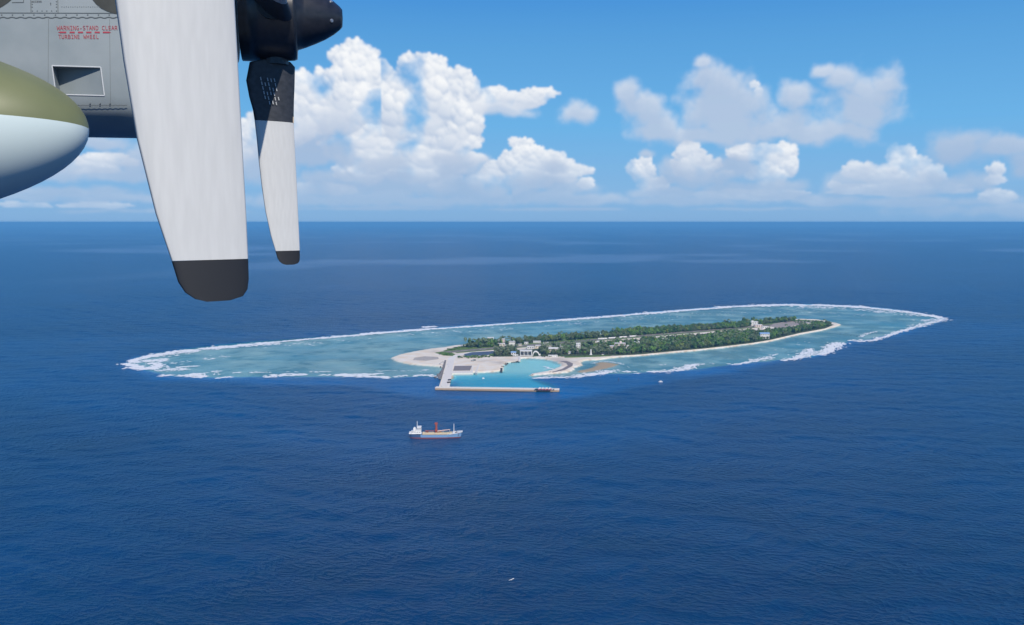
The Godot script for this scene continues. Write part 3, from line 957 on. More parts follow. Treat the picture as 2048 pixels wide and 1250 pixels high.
	put("roof", one_box(Vector3(0, 10.9, -6.8), Vector3(27.8, 0.6, 14.6)), pale, t)
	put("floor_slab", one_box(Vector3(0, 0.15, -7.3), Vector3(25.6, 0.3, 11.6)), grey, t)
	put("apron", one_box(Vector3(0, 0.1, 3.6), Vector3(29, 0.3, 6.8)), pale, t)
	# round arch
	g = gp(1071.5, 711.5, LAND)
	t = thing("round_arch", "white round concrete arch open to the trees next to the boat hall", "arch", Vector3(g.x, LAND + 0.02, g.z - 3.0))
	var st := new_st()
	for k in 14:
		var a0 := PI * k / 14
		var a1 := PI * (k + 1) / 14
		for q in [[5.6, 7.2]]:
			var p := []
			for z in [0.0, -7.0]:
				for a in [a0, a1]:
					for r in q: p.append(Vector3(cos(a) * r * (1.0 + 0.18 * maxf(cos(a), 0)), sin(a) * r * 1.4, z))
			quad(st, p[1], p[3], p[2], p[0])
			quad(st, p[4], p[6], p[7], p[5])
			quad(st, p[1], p[5], p[7], p[3])
			quad(st, p[0], p[2], p[6], p[4])
	put("vault", done(st), white, t)
	put("buttress", one_box(Vector3(9.2, 1.6, -3.4), Vector3(3.0, 3.2, 6)), white, t)
	# lighthouse
	g = gp(1181.7, 709.5, LAND)
	keep_clear.append([g.x, g.z, 9.0])
	t = thing("lighthouse", "small white lighthouse tower on the beach in front of the wood", "lighthouse", Vector3(g.x, LAND + 0.02, g.z))
	put("plinth", one_box(Vector3(0, 0.5, 0), Vector3(6, 1.0, 6)), white, t)
	put("shaft", tube_mesh(Vector3(0, 1.0, 0), Vector3(0, 9.5, 0), 2.1, 1.5, 12), white, t)
	put("gallery", tube_mesh(Vector3(0, 9.5, 0), Vector3(0, 10.0, 0), 2.1, 2.1, 12), white, t)
	put("lantern_room", tube_mesh(Vector3(0, 10.0, 0), Vector3(0, 11.8, 0), 1.1, 1.1, 10), pale, t)
	put("dome", tube_mesh(Vector3(0, 11.8, 0), Vector3(0, 13.0, 0), 1.3, 0.1, 10), white, t)
	# dark round shelter beside the lighthouse
	g = gp(1206.5, 710, LAND)
	keep_clear.append([g.x, g.z, 9.0])
	t = thing("round_shelter", "dark half-round shelter with pale front at the wood's edge", "shelter", Vector3(g.x, LAND + 0.02, g.z))
	st = new_st()
	for k in 10:
		var a0 := PI * k / 10
		var a1 := PI * (k + 1) / 10
		var p := [Vector3(cos(a0) * 5, sin(a0) * 5.6, 0), Vector3(cos(a1) * 5, sin(a1) * 5.6, 0)]
		var q := Vector3(0, 0, -9)
		quad(st, p[0], p[0] + q, p[1] + q, p[1])
		quad(st, p[0], p[1], p[1] * 0.72, p[0] * 0.72)
	put("vault", done(st), mat("dark_concrete", lin(0.05, 0.05, 0.055), 0.9), t)
	put("front_wall", one_box(Vector3(0, 1.4, -2.5), Vector3(6.4, 2.8, 0.4)), pale, t)
	# low white revetments along the runway
	var rv := one_box(Vector3(0, 1.3, 0), Vector3(6.2, 2.6, 3.0))
	for row in [[1198, 1211, 678.3, 677.8, 4], [1219, 1229, 676.8, 676.2, 4], [1241, 1251, 675.0, 674.4, 4], [1261, 1272, 673.4, 672.8, 4]]:
		for k in row[4]:
			var c := gp(lerpf(row[0], row[1], k / (row[4] - 1.0)), lerpf(row[2], row[3], k / (row[4] - 1.0)), LAND)
			var o := thing("concrete_barrier", "low white concrete barrier in the row along the runway's far edge", "barrier", Vector3(c.x, LAND + 0.25, c.z), rng_turn(k), "white barriers along the runway")
			put("body", rv, white, o)
	# vehicles parked on the yard and the causeway
	for q in [[948.5, 721.5, "dark green truck parked on the pale quay yard", lin(0.03, 0.04, 0.03)], [899.2, 761, "dark truck on the causeway, nearer the island", lin(0.04, 0.04, 0.05)], [897.6, 766, "dark truck on the causeway, nearer the mole", lin(0.05, 0.045, 0.045)], [945, 722.5, "small grey van parked beside the dark green truck", lin(0.3, 0.3, 0.3)]]:
		var onc: bool = q[1] > 750
		var c := gp(q[0], q[1], LAND + (1.1 if onc else 0.0))
		var m := mat("paint_%d" % int(q[0]), q[3], 0.5)
		var o := thing("parked_truck", q[2], "truck", Vector3(c.x, LAND + (1.12 if onc else 0.2), c.z), 0.4)
		put("cab", one_box(Vector3(2.4, 1.6, 0), Vector3(1.6, 2.0, 2.2)), m, o)
		put("cargo_bed", one_box(Vector3(-0.9, 1.6, 0), Vector3(4.6, 2.0, 2.3)), m, o)
		put("windscreen", one_box(Vector3(3.22, 1.95, 0), Vector3(0.06, 0.8, 1.9)), mat("window_glass", Color.BLACK), o)
		for s in [-1, 1]:
			for x in [2.3, -1.8]:
				put("wheel", tube_mesh(Vector3(x, 0.5, s * 0.75), Vector3(x, 0.5, s * 1.15), 0.5, 0.5, 10), mat("tyre", lin(0.02, 0.02, 0.02), 0.9), o)

func rng_turn(k: int) -> float:
	return 0.35 + 0.06 * sin(k * 2.3)

# ================================================================ trees
func crown_mesh(seed_: int, r: float, h: float, leaves: int, leaf: float) -> ArrayMesh:
	var rng := RandomNumberGenerator.new()
	rng.seed = seed_
	var lobes := []
	for k in 7:
		lobes.append([Vector3(rng.randf_range(-0.55, 0.55) * r, rng.randf_range(0.35, 0.78) * h, rng.randf_range(-0.55, 0.55) * r), rng.randf_range(0.38, 0.6) * r])
	lobes.append([Vector3(0, h * 0.6, 0), r * 0.7])
	var v := PackedVector3Array()
	var nn := PackedVector3Array()
	var col := PackedColorArray()
	var ix := PackedInt32Array()
	for k in leaves:
		var lobe: Array = lobes[k % lobes.size()]
		var d := Vector3(rng.randfn(), rng.randfn() + 0.35, rng.randfn()).normalized()
		var c: Vector3 = lobe[0] + d * lobe[1] * Vector3(1, 0.75, 1) * rng.randf_range(0.72, 1.05)
		var nrm := (d + Vector3(rng.randfn(), rng.randfn(), rng.randfn()) * 0.45).normalized()
		var a := nrm.cross(Vector3(rng.randfn(), rng.randfn(), rng.randfn())).normalized()
		var b := nrm.cross(a)
		var s := leaf * rng.randf_range(0.6, 1.3)
		var at := v.size()
		var tone := rng.randf_range(0.7, 1.3)
		for q in [[-1, -0.7], [1, -0.5], [0.7, 0.9], [-0.8, 0.8]]:
			v.append(c + a * q[0] * s * 0.5 + b * q[1] * s * 0.5)
			nn.append(nrm)
			col.append(Color(tone, tone, tone * 0.95))
		ix.append_array([at, at + 1, at + 2, at, at + 2, at + 3])
	return arrays_each(v, nn, ix, col)

func arrays_each(v: PackedVector3Array, nn: PackedVector3Array, ix: PackedInt32Array, col: PackedColorArray) -> ArrayMesh:
	for i in range(0, ix.size(), 3):
		if (v[ix[i + 2]] - v[ix[i]]).cross(v[ix[i + 1]] - v[ix[i]]).dot(nn[ix[i]]) < 0.0:
			var x := ix[i + 1]
			ix[i + 1] = ix[i + 2]
			ix[i + 2] = x
	return arrays(v, nn, ix, col)

func palm_mesh(seed_: int, h: float) -> ArrayMesh:
	var rng := RandomNumberGenerator.new()
	rng.seed = seed_
	var v := PackedVector3Array()
	var nn := PackedVector3Array()
	var col := PackedColorArray()
	var ix := PackedInt32Array()
	for k in 15:
		var a := TAU * k / 15.0 + rng.randf_range(-0.2, 0.2)
		var d := Vector3(cos(a), 0, sin(a))
		var s := Vector3(-sin(a), 0, cos(a))
		var lift := rng.randf_range(-0.2, 1.1)
		var len_ := rng.randf_range(3.0, 4.3)
		var tone := rng.randf_range(0.65, 1.35)
		var prev := -1
		for j in 5:
			var t := j / 4.0
			var c := Vector3(0, h, 0) + d * len_ * t + Vector3.UP * (lift * t - 2.6 * t * t) * 1.0
			var w := 0.62 * sin(PI * clampf(0.14 + t * 0.86, 0, 1)) + 0.05
			var at := v.size()
			v.append(c - s * w + Vector3.DOWN * w * 0.4)
			v.append(c)
			v.append(c + s * w + Vector3.DOWN * w * 0.4)
			for q in 3:
				nn.append((Vector3.UP * 0.8 + d * t).normalized())
				col.append(Color(tone, tone, tone))
			if prev >= 0:
				ix.append_array([prev, prev + 1, at, prev + 1, at + 1, at, prev + 1, prev + 2, at + 1, prev + 2, at + 2, at + 1])
			prev = at
	return arrays_each(v, nn, ix, col)

func leaf_mat(key: String, c: Color) -> StandardMaterial3D:
	var m := mat(key, c, 0.75, 0.35)
	m.vertex_color_use_as_albedo = true
	m.backlight_enabled = true
	m.backlight = Color(0.35, 0.4, 0.2)
	return m

func make_trees() -> void:
	var rng := RandomNumberGenerator.new()
	rng.seed = 31
	var broad := []
	for k in 5: broad.append(crown_mesh(100 + k, 5.0, 9.0, 210, 1.5))
	var bush := []
	for k in 3: bush.append(crown_mesh(200 + k, 2.6, 3.2, 110, 0.9))
	var palm := []
	for k in 3: palm.append(palm_mesh(300 + k, 10.5))
	var greens := [leaf_mat("leaf_fresh", lin(0.132, 0.250, 0.053)), leaf_mat("leaf_deep", lin(0.071, 0.152, 0.047)), leaf_mat("leaf_yellowish", lin(0.190, 0.250, 0.063)), leaf_mat("leaf_dull", lin(0.121, 0.165, 0.079))]
	var palms := [leaf_mat("frond_dull", lin(0.155, 0.189, 0.110)), leaf_mat("frond_green", lin(0.109, 0.177, 0.068))]
	var bark := mat("bark", lin(0.16, 0.13, 0.10), 0.9)
	var trunk := tube_mesh(Vector3(0, -0.2, 0), Vector3(0.3, 5.2, 0), 0.42, 0.25, 6)
	var palm_trunk := tube_mesh(Vector3(0, -0.2, 0), Vector3(0.2, 10.6, 0), 0.28, 0.18, 6)
	var bush_stem := tube_mesh(Vector3(0, -0.2, 0), Vector3(0.1, 1.6, 0), 0.15, 0.10, 5)
	# [polygon, spacing, share of palms, fresh green share, height scale]
	var woods := [
		[[[925, 692.5], [950, 689.5], [1000, 686], [1050, 682.5], [1100, 678.5], [1200, 670.5], [1300, 662.5], [1400, 655.5], [1480, 649.5], [1540, 644.5], [1588, 641.5], [1590, 643], [1547, 646], [1505, 652.5], [1480, 656.5], [1400, 661.5], [1300, 669.5], [1200, 676.5], [1110, 683], [1060, 686], [1035, 688.5], [1000, 693], [960, 696], [930, 695.5]], "north"],
		[[[1080, 699], [1100, 697], [1160, 693.5], [1230, 688.5], [1300, 683.5], [1400, 675], [1500, 667.5], [1550, 665], [1600, 659.5], [1640, 652.5], [1660, 649], [1662, 651], [1640, 657.5], [1600, 664], [1570, 671], [1540, 678.5], [1500, 685], [1450, 691], [1400, 696.5], [1340, 701.5], [1280, 707.5], [1240, 709], [1180, 709.5], [1120, 710], [1082, 709.5]], "south"],
		[[[986, 704], [1010, 702.5], [1034, 701], [1036, 710], [1010, 711.5], [988, 713]], "grove"]]
	var spots := []      # [x, z, kind 0 broad 1 palm, green index, scale, y squash]
	for w in woods:
		var poly := gpoly(w[0], LAND)
		var lo := poly[0]
		var hi := poly[0]
		for p in poly:
			lo = lo.min(p)
			hi = hi.max(p)
		var z := lo.y
		while z < hi.y:
			var x := lo.x
			while x < hi.x:
				var q := Vector2(x + rng.randf_range(-2.6, 2.6), z + rng.randf_range(-2.6, 2.6))
				x += 6.6
				if not Geometry2D.is_point_in_polygon(q, poly): continue
				var clear := true
				for k in keep_clear:
					if Vector2(k[0] - q.x, k[1] - q.y).length() < k[2]:
						clear = false
						break
				if not clear: continue
				var n := coarse.get_noise_2d(q.x * 2.0 + 50, q.y * 2.0)
				var n2 := fine.get_noise_2d(q.x * 0.5, q.y * 0.5)
				if n2 < -0.42: continue
				var west := smoothstep(330.0, 150.0, q.x)
				var is_palm: bool = rng.randf() < (0.30 * west + 0.05 + (0.35 if w[1] == "grove" else 0.0) + (0.12 if w[1] == "south" else 0.0) + n * 0.3)
				var gi := 0 if n > 0.12 else (1 if n > -0.1 else 3)
				if rng.randf() < 0.36: gi = rng.randi() % 4
				if west > 0.6 and rng.randf() < 0.55: gi = 3
				spots.append([q.x, q.y, 1 if is_palm else 0, gi, rng.randf_range(0.55, 1.4) * (1.0 + n * 0.4), rng.randf_range(1.0, 1.55)])
			z += 6.6
	# a few tall trees at the eastern end
	for k in 16:
		var g := gp(1485 + rng.randf_range(0, 100), 646.5 - rng.randf_range(0, 2.5), LAND)
		spots.append([g.x, g.z, 0 if k < 11 else 1, 1 if k % 3 else 2, rng.randf_range(1.2, 1.6), 1.1])
	spots.sort_custom(func(p, q): return p[1] > q[1])
	var count := [0, 0]
	var rest := [[], []]
	for s in spots:
		var kind: int = s[2]
		# trees of the wood's front edge stand out one by one; the others make up the mass
		var shown: bool = count[kind] < (300 if kind == 0 else 260)
		count[kind] += 1
		if not shown:
			rest[kind].append(s)
			continue
		var o: Node3D
		if kind == 0:
			var tone: String = ["bright green", "deep green", "yellowish green", "dull grey-green"][s[3]]
			o = thing("broadleaf_tree", "%s round-crowned broadleaf tree in the island's dense wood" % tone, "tree", Vector3(s[0], LAND + 0.06, s[1]), rng.randf() * TAU, "broadleaf trees of the island wood, " + tone)
			put("trunk", trunk, bark, o)
			put("crown", broad[rng.randi() % 5], greens[s[3]], o)
		else:
			var tone := "dull green" if s[3] == 3 else "fresh green"
			o = thing("palm_tree", "%s coconut palm with drooping fronds above the island's wood" % tone, "palm tree", Vector3(s[0], LAND + 0.06, s[1]), rng.randf() * TAU, "coconut palms of the island wood, " + tone)
			put("trunk", palm_trunk, bark, o)
			put("crown", palm[rng.randi() % 3], palms[0 if s[3] == 3 else 1], o)
		o.scale = Vector3(s[4], s[4] * s[5], s[4])
	print("trees: ", count)
	for kind in 2:
		if rest[kind].is_empty(): continue
		for variant in (broad.size() if kind == 0 else 1):
			var mine: Array = []
			for i in rest[kind].size():
				if kind == 1 or i % broad.size() == variant: mine.append(rest[kind][i])
			var mm := MultiMesh.new()
			mm.transform_format = MultiMesh.TRANSFORM_3D
			mm.use_colors = true
			mm.mesh = broad[variant] if kind == 0 else palm[0]
			mm.instance_count = mine.size()
			for i in mine.size():
				var s: Array = mine[i]
				var b := Basis(Vector3.UP, rng.randf() * TAU).scaled(Vector3(s[4], s[4] * s[5], s[4]))
				mm.set_instance_transform(i, Transform3D(b, Vector3(s[0], LAND + 0.06, s[1])))
				var c: Color = [Color(0.132, 0.250, 0.053), Color(0.071, 0.152, 0.047), Color(0.190, 0.250, 0.063), Color(0.121, 0.165, 0.079)][s[3]]
				if kind == 1: c = Color(0.132, 0.177, 0.089)
				mm.set_instance_color(i, c)
			var mi := MultiMeshInstance3D.new()
			mi.name = numbered("wood_foliage")
			mi.multimesh = mm
			mi.material_override = leaf_mat("leaf_mass", Color.WHITE)
			add_child(mi)
			tag(mi, "dense green tree canopy filling the inner island wood", "wood", "canopy of the island wood", "stuff")
	# low shrubs
	var rows := [
		[[[913, 714], [930, 713.5], [975, 711.5], [988, 709], [990, 713], [975, 716], [935, 717.5], [915, 717]], 46, 0.9, "low green shrub in the hedge in front of the dark basin", "shrubs in front of the basin"],
		[[[880, 709], [893, 707], [909, 708.5], [905, 711.5], [890, 711.5]], 16, 0.7, "low dark shrub on the grass oval of the western sand", "shrubs of the grass oval"],
		[[[892, 699.5], [912, 696], [930, 693], [925, 696.5], [900, 701]], 12, 0.8, "green shrub on the grass at the runway's western end", "shrubs by the runway end"],
		[[[1585, 643.5], [1600, 641], [1640, 642.5], [1660, 647], [1640, 650], [1600, 651.5]], 60, 0.9, "low green shrub of the scrub at the eastern point", "shrubs of the eastern point"],
		[[[1060, 713], [1128, 712.5], [1170, 711.5], [1170, 713], [1100, 714.5], [1062, 714.5]], 20, 0.6, "low green shrub between the basin beach and the palms", "shrubs above the basin beach"]]
	for r in rows:
		var poly := gpoly(r[0], LAND)
		var lo := poly[0]
		var hi := poly[0]
		for p in poly:
			lo = lo.min(p)
			hi = hi.max(p)
		var made := 0
		for k in 4000:
			if made >= r[1]: break
			var q := Vector2(rng.randf_range(lo.x, hi.x), rng.randf_range(lo.y, hi.y))
			if not Geometry2D.is_point_in_polygon(q, poly): continue
			made += 1
			var o := thing("shrub", r[3], "shrub", Vector3(q.x, LAND + 0.1, q.y), rng.randf() * TAU, r[4])
			put("stem", bush_stem, bark, o)
			put("foliage", bush[rng.randi() % 3], greens[[0, 0, 1, 3][rng.randi() % 4]], o)
			var sc: float = r[2] * rng.randf_range(0.8, 1.5)
			o.scale = Vector3(sc * 1.2, sc, sc * 1.2)

# ================================================================ surf
func foam_blob(v: PackedVector3Array, nn: PackedVector3Array, ix: PackedInt32Array, c: Vector3, along: Vector2, len_: float, wid: float, tall: float, rng: RandomNumberGenerator) -> void:
	var n := 9
	var at := v.size()
	var side := Vector2(-along.y, along.x)
	v.append(c + Vector3(0, tall, 0))
	nn.append(Vector3.UP)
	for k in n:
		var a := TAU * k / n
		var r := rng.randf_range(0.55, 1.15)
		var e := along * cos(a) * len_ * 0.5 * r + side * sin(a) * wid * 0.5 * r
		v.append(Vector3(c.x + e.x, c.y - 0.25, c.z + e.y))
		nn.append(Vector3(e.x * 0.3, maxf(len_, 1.0), e.y * 0.3).normalized())
	for k in n:
		ix.append_array([at, at + 1 + (k + 1) % n, at + 1 + k])

func surf(label: String, lines: Array, seed_: int, group := "") -> void:
	var rng := RandomNumberGenerator.new()
	rng.seed = seed_
	var v := PackedVector3Array()
	var nn := PackedVector3Array()
	var ix := PackedInt32Array()
	for l in lines:
		# [points, spread in metres, pieces per 100 m, length, width, height]
		var pts := []
		for p in l[0]:
			var g := gp(p[0], p[1], 0.0)
			pts.append(Vector2(g.x, g.z))
		for i in pts.size() - 1:
			var a: Vector2 = pts[i]
			var b: Vector2 = pts[i + 1]
			var len_ := a.distance_to(b)
			var along := (b - a) / len_
			var side := Vector2(-along.y, along.x)
			var n := int(ceil(len_ / 100.0 * l[2] * (1.8 if seed_ < 3 else (0.75 if seed_ == 4 else 1.2))))
			for k in n:
				var t := rng.randf()
				var gap := fine.get_noise_2d(lerpf(a.x, b.x, t) * 0.45, lerpf(a.y, b.y, t) * 0.45 + seed_ * 31.0)
				if gap < l[6] and rng.randf() < 0.93: continue
				var off := rng.randfn(0, l[1] * 0.62) * (1.1 + gap)
				var p: Vector2 = a.lerp(b, t) + side * off
				var s := rng.randf_range(0.4, 1.3)
				foam_blob(v, nn, ix, Vector3(p.x, 0.42, p.y), along.rotated(rng.randfn(0, 0.25)), l[3] * s * 0.95, l[4] * s * rng.randf_range(0.4, 1.0) * 0.85, l[5] * rng.randf_range(0.4, 1.2), rng)
	var foam := lin(0.88, 0.90, 0.91)
	foam.a = 0.68
	var m := mat("sea_foam", foam, 0.95, 0.3)
	m.transparency = BaseMaterial3D.TRANSPARENCY_ALPHA
	var o := put("breaking_surf", arrays(v, nn, ix), m)
	tag(o, label, "surf", group, "stuff")

func make_surf() -> void:
	# far edge of the reef
	surf("long white line of surf on the reef edge beyond the island", [
		[[[258, 723], [300, 712], [350, 703.5], [420, 697], [470, 692], [520, 687], [600, 680], [700, 671.5], [800, 663.5], [900, 656], [1000, 649], [1100, 642]], 9.0, 85, 16.0, 10.0, 1.1, -0.45],
		[[[300, 714], [360, 705], [460, 694], [560, 686]], 16.0, 70, 13.0, 8.0, 0.9, -0.3],
		[[[350, 703], [460, 692]], 14.0, 60, 13.0, 8.0, 0.9, -0.3],
		[[[722, 668], [800, 662.5], [872, 656.5]], 8.0, 60, 15.0, 9.0, 1.2, -0.6],
		[[[846, 654.5], [872, 653.2]], 7.0, 130, 14.0, 12.0, 1.3, -1.0],
		[[[1100, 642], [1200, 634.5], [1300, 626.5], [1400, 618.5], [1480, 613], [1560, 610], [1640, 611], [1720, 614.5], [1790, 621], [1850, 629.5], [1888, 637]], 12.0, 105, 17.0, 12.0, 1.2, -0.45],
		[[[1440, 614.5], [1560, 609.5], [1660, 611], [1740, 615.5]], 26.0, 110, 18.0, 13.0, 1.2, -0.4],
		[[[1600, 613], [1700, 617], [1780, 624], [1850, 632]], 45.0, 60, 15.0, 8.0, 0.7, -0.1],
		[[[480, 698], [600, 688], [760, 675], [900, 664], [1040, 655], [1200, 644]], 22.0, 16, 13.0, 4.0, 0.5, 0.08],
		[[[1150, 645], [1300, 636], [1450, 625], [1600, 622], [1750, 632]], 45.0, 9, 10.0, 4.0, 0.5, 0.0],
	], 1, "surf of the reef")
	surf("white surf wrapping the reef's western point", [
		[[[250, 727], [262, 731], [290, 738], [315, 736], [318, 729], [300, 726]], 10.0, 110, 13.0, 10.0, 1.0, -0.5],
		[[[258, 724], [300, 722], [335, 720]], 18.0, 90, 15.0, 9.0, 0.9, -0.4],
		[[[262, 735], [290, 739], [312, 736]], 10.0, 90, 12.0, 8.0, 0.9, -0.5],
		[[[318, 742], [345, 737], [370, 740]], 14.0, 70, 13.0, 6.0, 0.7, -0.3],
		[[[320, 751], [360, 751], [406, 755]], 9.0, 70, 15.0, 6.0, 0.8, -0.4],
		[[[380, 752], [396, 747], [406, 754]], 8.0, 110, 10.0, 7.0, 0.9, -0.6],
		[[[415, 746], [440, 742], [436, 750]], 10.0, 50, 10.0, 6.0, 0.6, -0.2],
		[[[345, 727], [400, 720], [470, 712]], 20.0, 14, 14.0, 4.0, 0.5, 0.0],
		[[[350, 735], [395, 732]], 5.0, 60, 12.0, 5.0, 0.6, -0.3],
	], 2, "surf of the reef")
	surf("broken white surf along the reef edge west of the causeway", [
		[[[432, 757], [462, 754]], 5.0, 110, 12.0, 7.0, 0.9, -0.6],
		[[[465, 746], [480, 745]], 4.0, 60, 10.0, 5.0, 0.6, -0.6],
		[[[500, 745], [540, 745]], 4.0, 70, 11.0, 4.0, 0.6, -0.5],
		[[[530, 755], [560, 750], [612, 749]], 11.0, 100, 14.0, 7.0, 0.9, -0.5],
		[[[575, 744], [660, 743.5]], 5.0, 34, 13.0, 3.5, 0.5, -0.2],
		[[[640, 750], [660, 750]], 5.0, 70, 10.0, 6.0, 0.8, -0.6],
		[[[670, 750], [720, 752], [780, 755]], 11.0, 120, 15.0, 8.0, 0.9, -0.8],
		[[[672, 748.5], [770, 748.5]], 6.0, 60, 14.0, 6.0, 0.7, -0.6],
		[[[785, 754], [815, 751]], 5.0, 60, 10.0, 5.0, 0.7, -0.3],
		[[[825, 752], [855, 750], [884, 755]], 6.0, 90, 12.0, 6.0, 0.9, -0.5],
		[[[750, 742], [860, 741]], 7.0, 18, 13.0, 3.5, 0.5, 0.05],
	], 3, "surf of the reef")
	surf("white rollers breaking on the reef edge in front of the beach wood", [
		[[[1068, 756], [1120, 755], [1170, 752], [1218, 744]], 9.0, 120, 13.0, 7.0, 0.8, -0.7],
		[[[1150, 752], [1200, 748], [1222, 741]], 12.0, 120, 13.0, 8.0, 0.8, -0.7],
		[[[1246, 743], [1262, 745]], 9.0, 110, 11.0, 8.0, 0.9, -0.8],
		[[[1228, 741], [1240, 740]], 5.0, 60, 9.0, 5.0, 0.6, -0.6],
		[[[1268, 747], [1280, 747]], 4.0, 80, 11.0, 5.0, 0.8, -0.6],
		[[[1275, 741], [1330, 739]], 8.0, 34, 11.0, 4.0, 0.6, -0.1],
		[[[1300, 744.5], [1345, 743], [1372, 735], [1388, 729]], 9.0, 130, 13.0, 8.0, 1.0, -0.8],
		[[[1345, 743], [1385, 737], [1390, 728]], 9.0, 90, 12.0, 8.0, 0.9, -0.8],
		[[[1390, 729], [1430, 727]], 6.0, 50, 12.0, 4.0, 0.6, -0.3],
		[[[1464, 730], [1500, 724], [1530, 717], [1544, 714]], 7.0, 130, 13.0, 7.0, 1.0, -0.8],
		[[[1540, 711], [1560, 708]], 6.0, 60, 11.0, 5.0, 0.6, -0.4],
		[[[1564, 721], [1590, 718], [1612, 708], [1622, 697]], 10.0, 150, 14.0, 9.0, 1.0, -0.9],
		[[[1590, 717], [1620, 709], [1640, 702]], 9.0, 90, 13.0, 6.0, 0.8, -0.6],
		[[[1636, 710], [1656, 705], [1668, 696], [1682, 686]], 10.0, 170, 14.0, 10.0, 1.1, -0.9],
		[[[1645, 706], [1660, 692], [1678, 685]], 9.0, 120, 13.0, 9.0, 1.0, -0.9],
		[[[1696, 681.5], [1725, 679]], 5.0, 70, 13.0, 5.0, 0.7, -0.5],
		[[[1715, 683], [1745, 681], [1770, 674], [1800, 663], [1826, 656]], 7.0, 150, 15.0, 8.0, 1.0, -0.8],
		[[[1722, 674], [1730, 668], [1755, 663]], 7.0, 60, 13.0, 6.0, 0.7, -0.5],
		[[[1826, 656], [1850, 648], [1892, 639]], 13.0, 110, 16.0, 9.0, 1.0, -0.6],
		[[[1835, 642], [1860, 640], [1890, 637]], 16.0, 70, 16.0, 8.0, 0.9, -0.5],
		[[[1240, 734], [1320, 730], [1420, 721]], 14.0, 8, 10.0, 4.0, 0.5, 0.1],
		[[[1460, 707], [1540, 697], [1620, 684]], 18.0, 8, 10.0, 4.0, 0.5, 0.1],
		[[[1780, 655], [1830, 648]], 14.0, 24, 13.0, 5.0, 0.6, 0.0],
	], 4, "surf of the reef")
	surf("thin white wash and boat wake on the turquoise basin", [
		[[[1089, 733], [1098, 736], [1107, 738.5]], 2.5, 130, 7.0, 3.0, 0.25, -0.9],
		[[[1086, 739], [1096, 737.5]], 2.5, 70, 7.0, 3.0, 0.2, -0.6],
		[[[1185, 727], [1200, 723], [1225, 724], [1250, 729]], 2.5, 60, 8.0, 3.0, 0.25, -0.4],
	], 5)
	surf("single small whitecap breaking on the open blue sea", [
		[[[1019, 1161], [1023, 1159.5], [1027.5, 1157.5]], 0.25, 420, 1.6, 0.9, 0.2, -1.5],
	], 6)

# ================================================================ cargo ship
func hull_part(y0: float, y1: float, flare: float, from := 0, to := 28, half := 36.0) -> ArrayMesh:
	var st := new_st()
	var n := 28
	var ring := func(t: float, y: float) -> Array:
		var x := lerpf(-half, half, t) * 0.97
		var w := 6.2
		var k := clampf((y + 1.0) / 7.0, 0, 1.4)
		if t > 0.72: w *= sqrt(maxf(1.0 - pow((t - 0.72) / (0.28 + 0.02 * k), 2.0), 0.0)) * (0.86 + 0.14 * k)
		if t < 0.10: w *= lerpf(0.55 + 0.2 * k, 1.0, sqrt(t / 0.10))
		var sheer := y
		if y > 4.0: sheer += 3.0 * pow(clampf((t - 0.70) / 0.30, 0, 1), 1.2) + 1.6 * pow(clampf((0.2 - t) / 0.2, 0, 1), 1.0)
		x += (t - 0.5) * k * 3.0 * flare
		return [Vector3(x, sheer, w), Vector3(x, sheer, -w)]
	for i in range(from, to):
		var a: Array = ring.call(float(i) / n, y0)
		var b: Array = ring.call(float(i + 1) / n, y0)
		var c: Array = ring.call(float(i + 1) / n, y1)
		var d: Array = ring.call(float(i) / n, y1)
		quad(st, a[0], d[0], c[0], b[0])
		quad(st, b[1], c[1], d[1], a[1])
		quad(st, d[0], d[1], c[1], c[0])
		if i == from: quad(st, a[1], d[1], d[0], a[0])
		if i == to - 1: quad(st, b[0], c[0], c[1], b[1])
	return done(st)

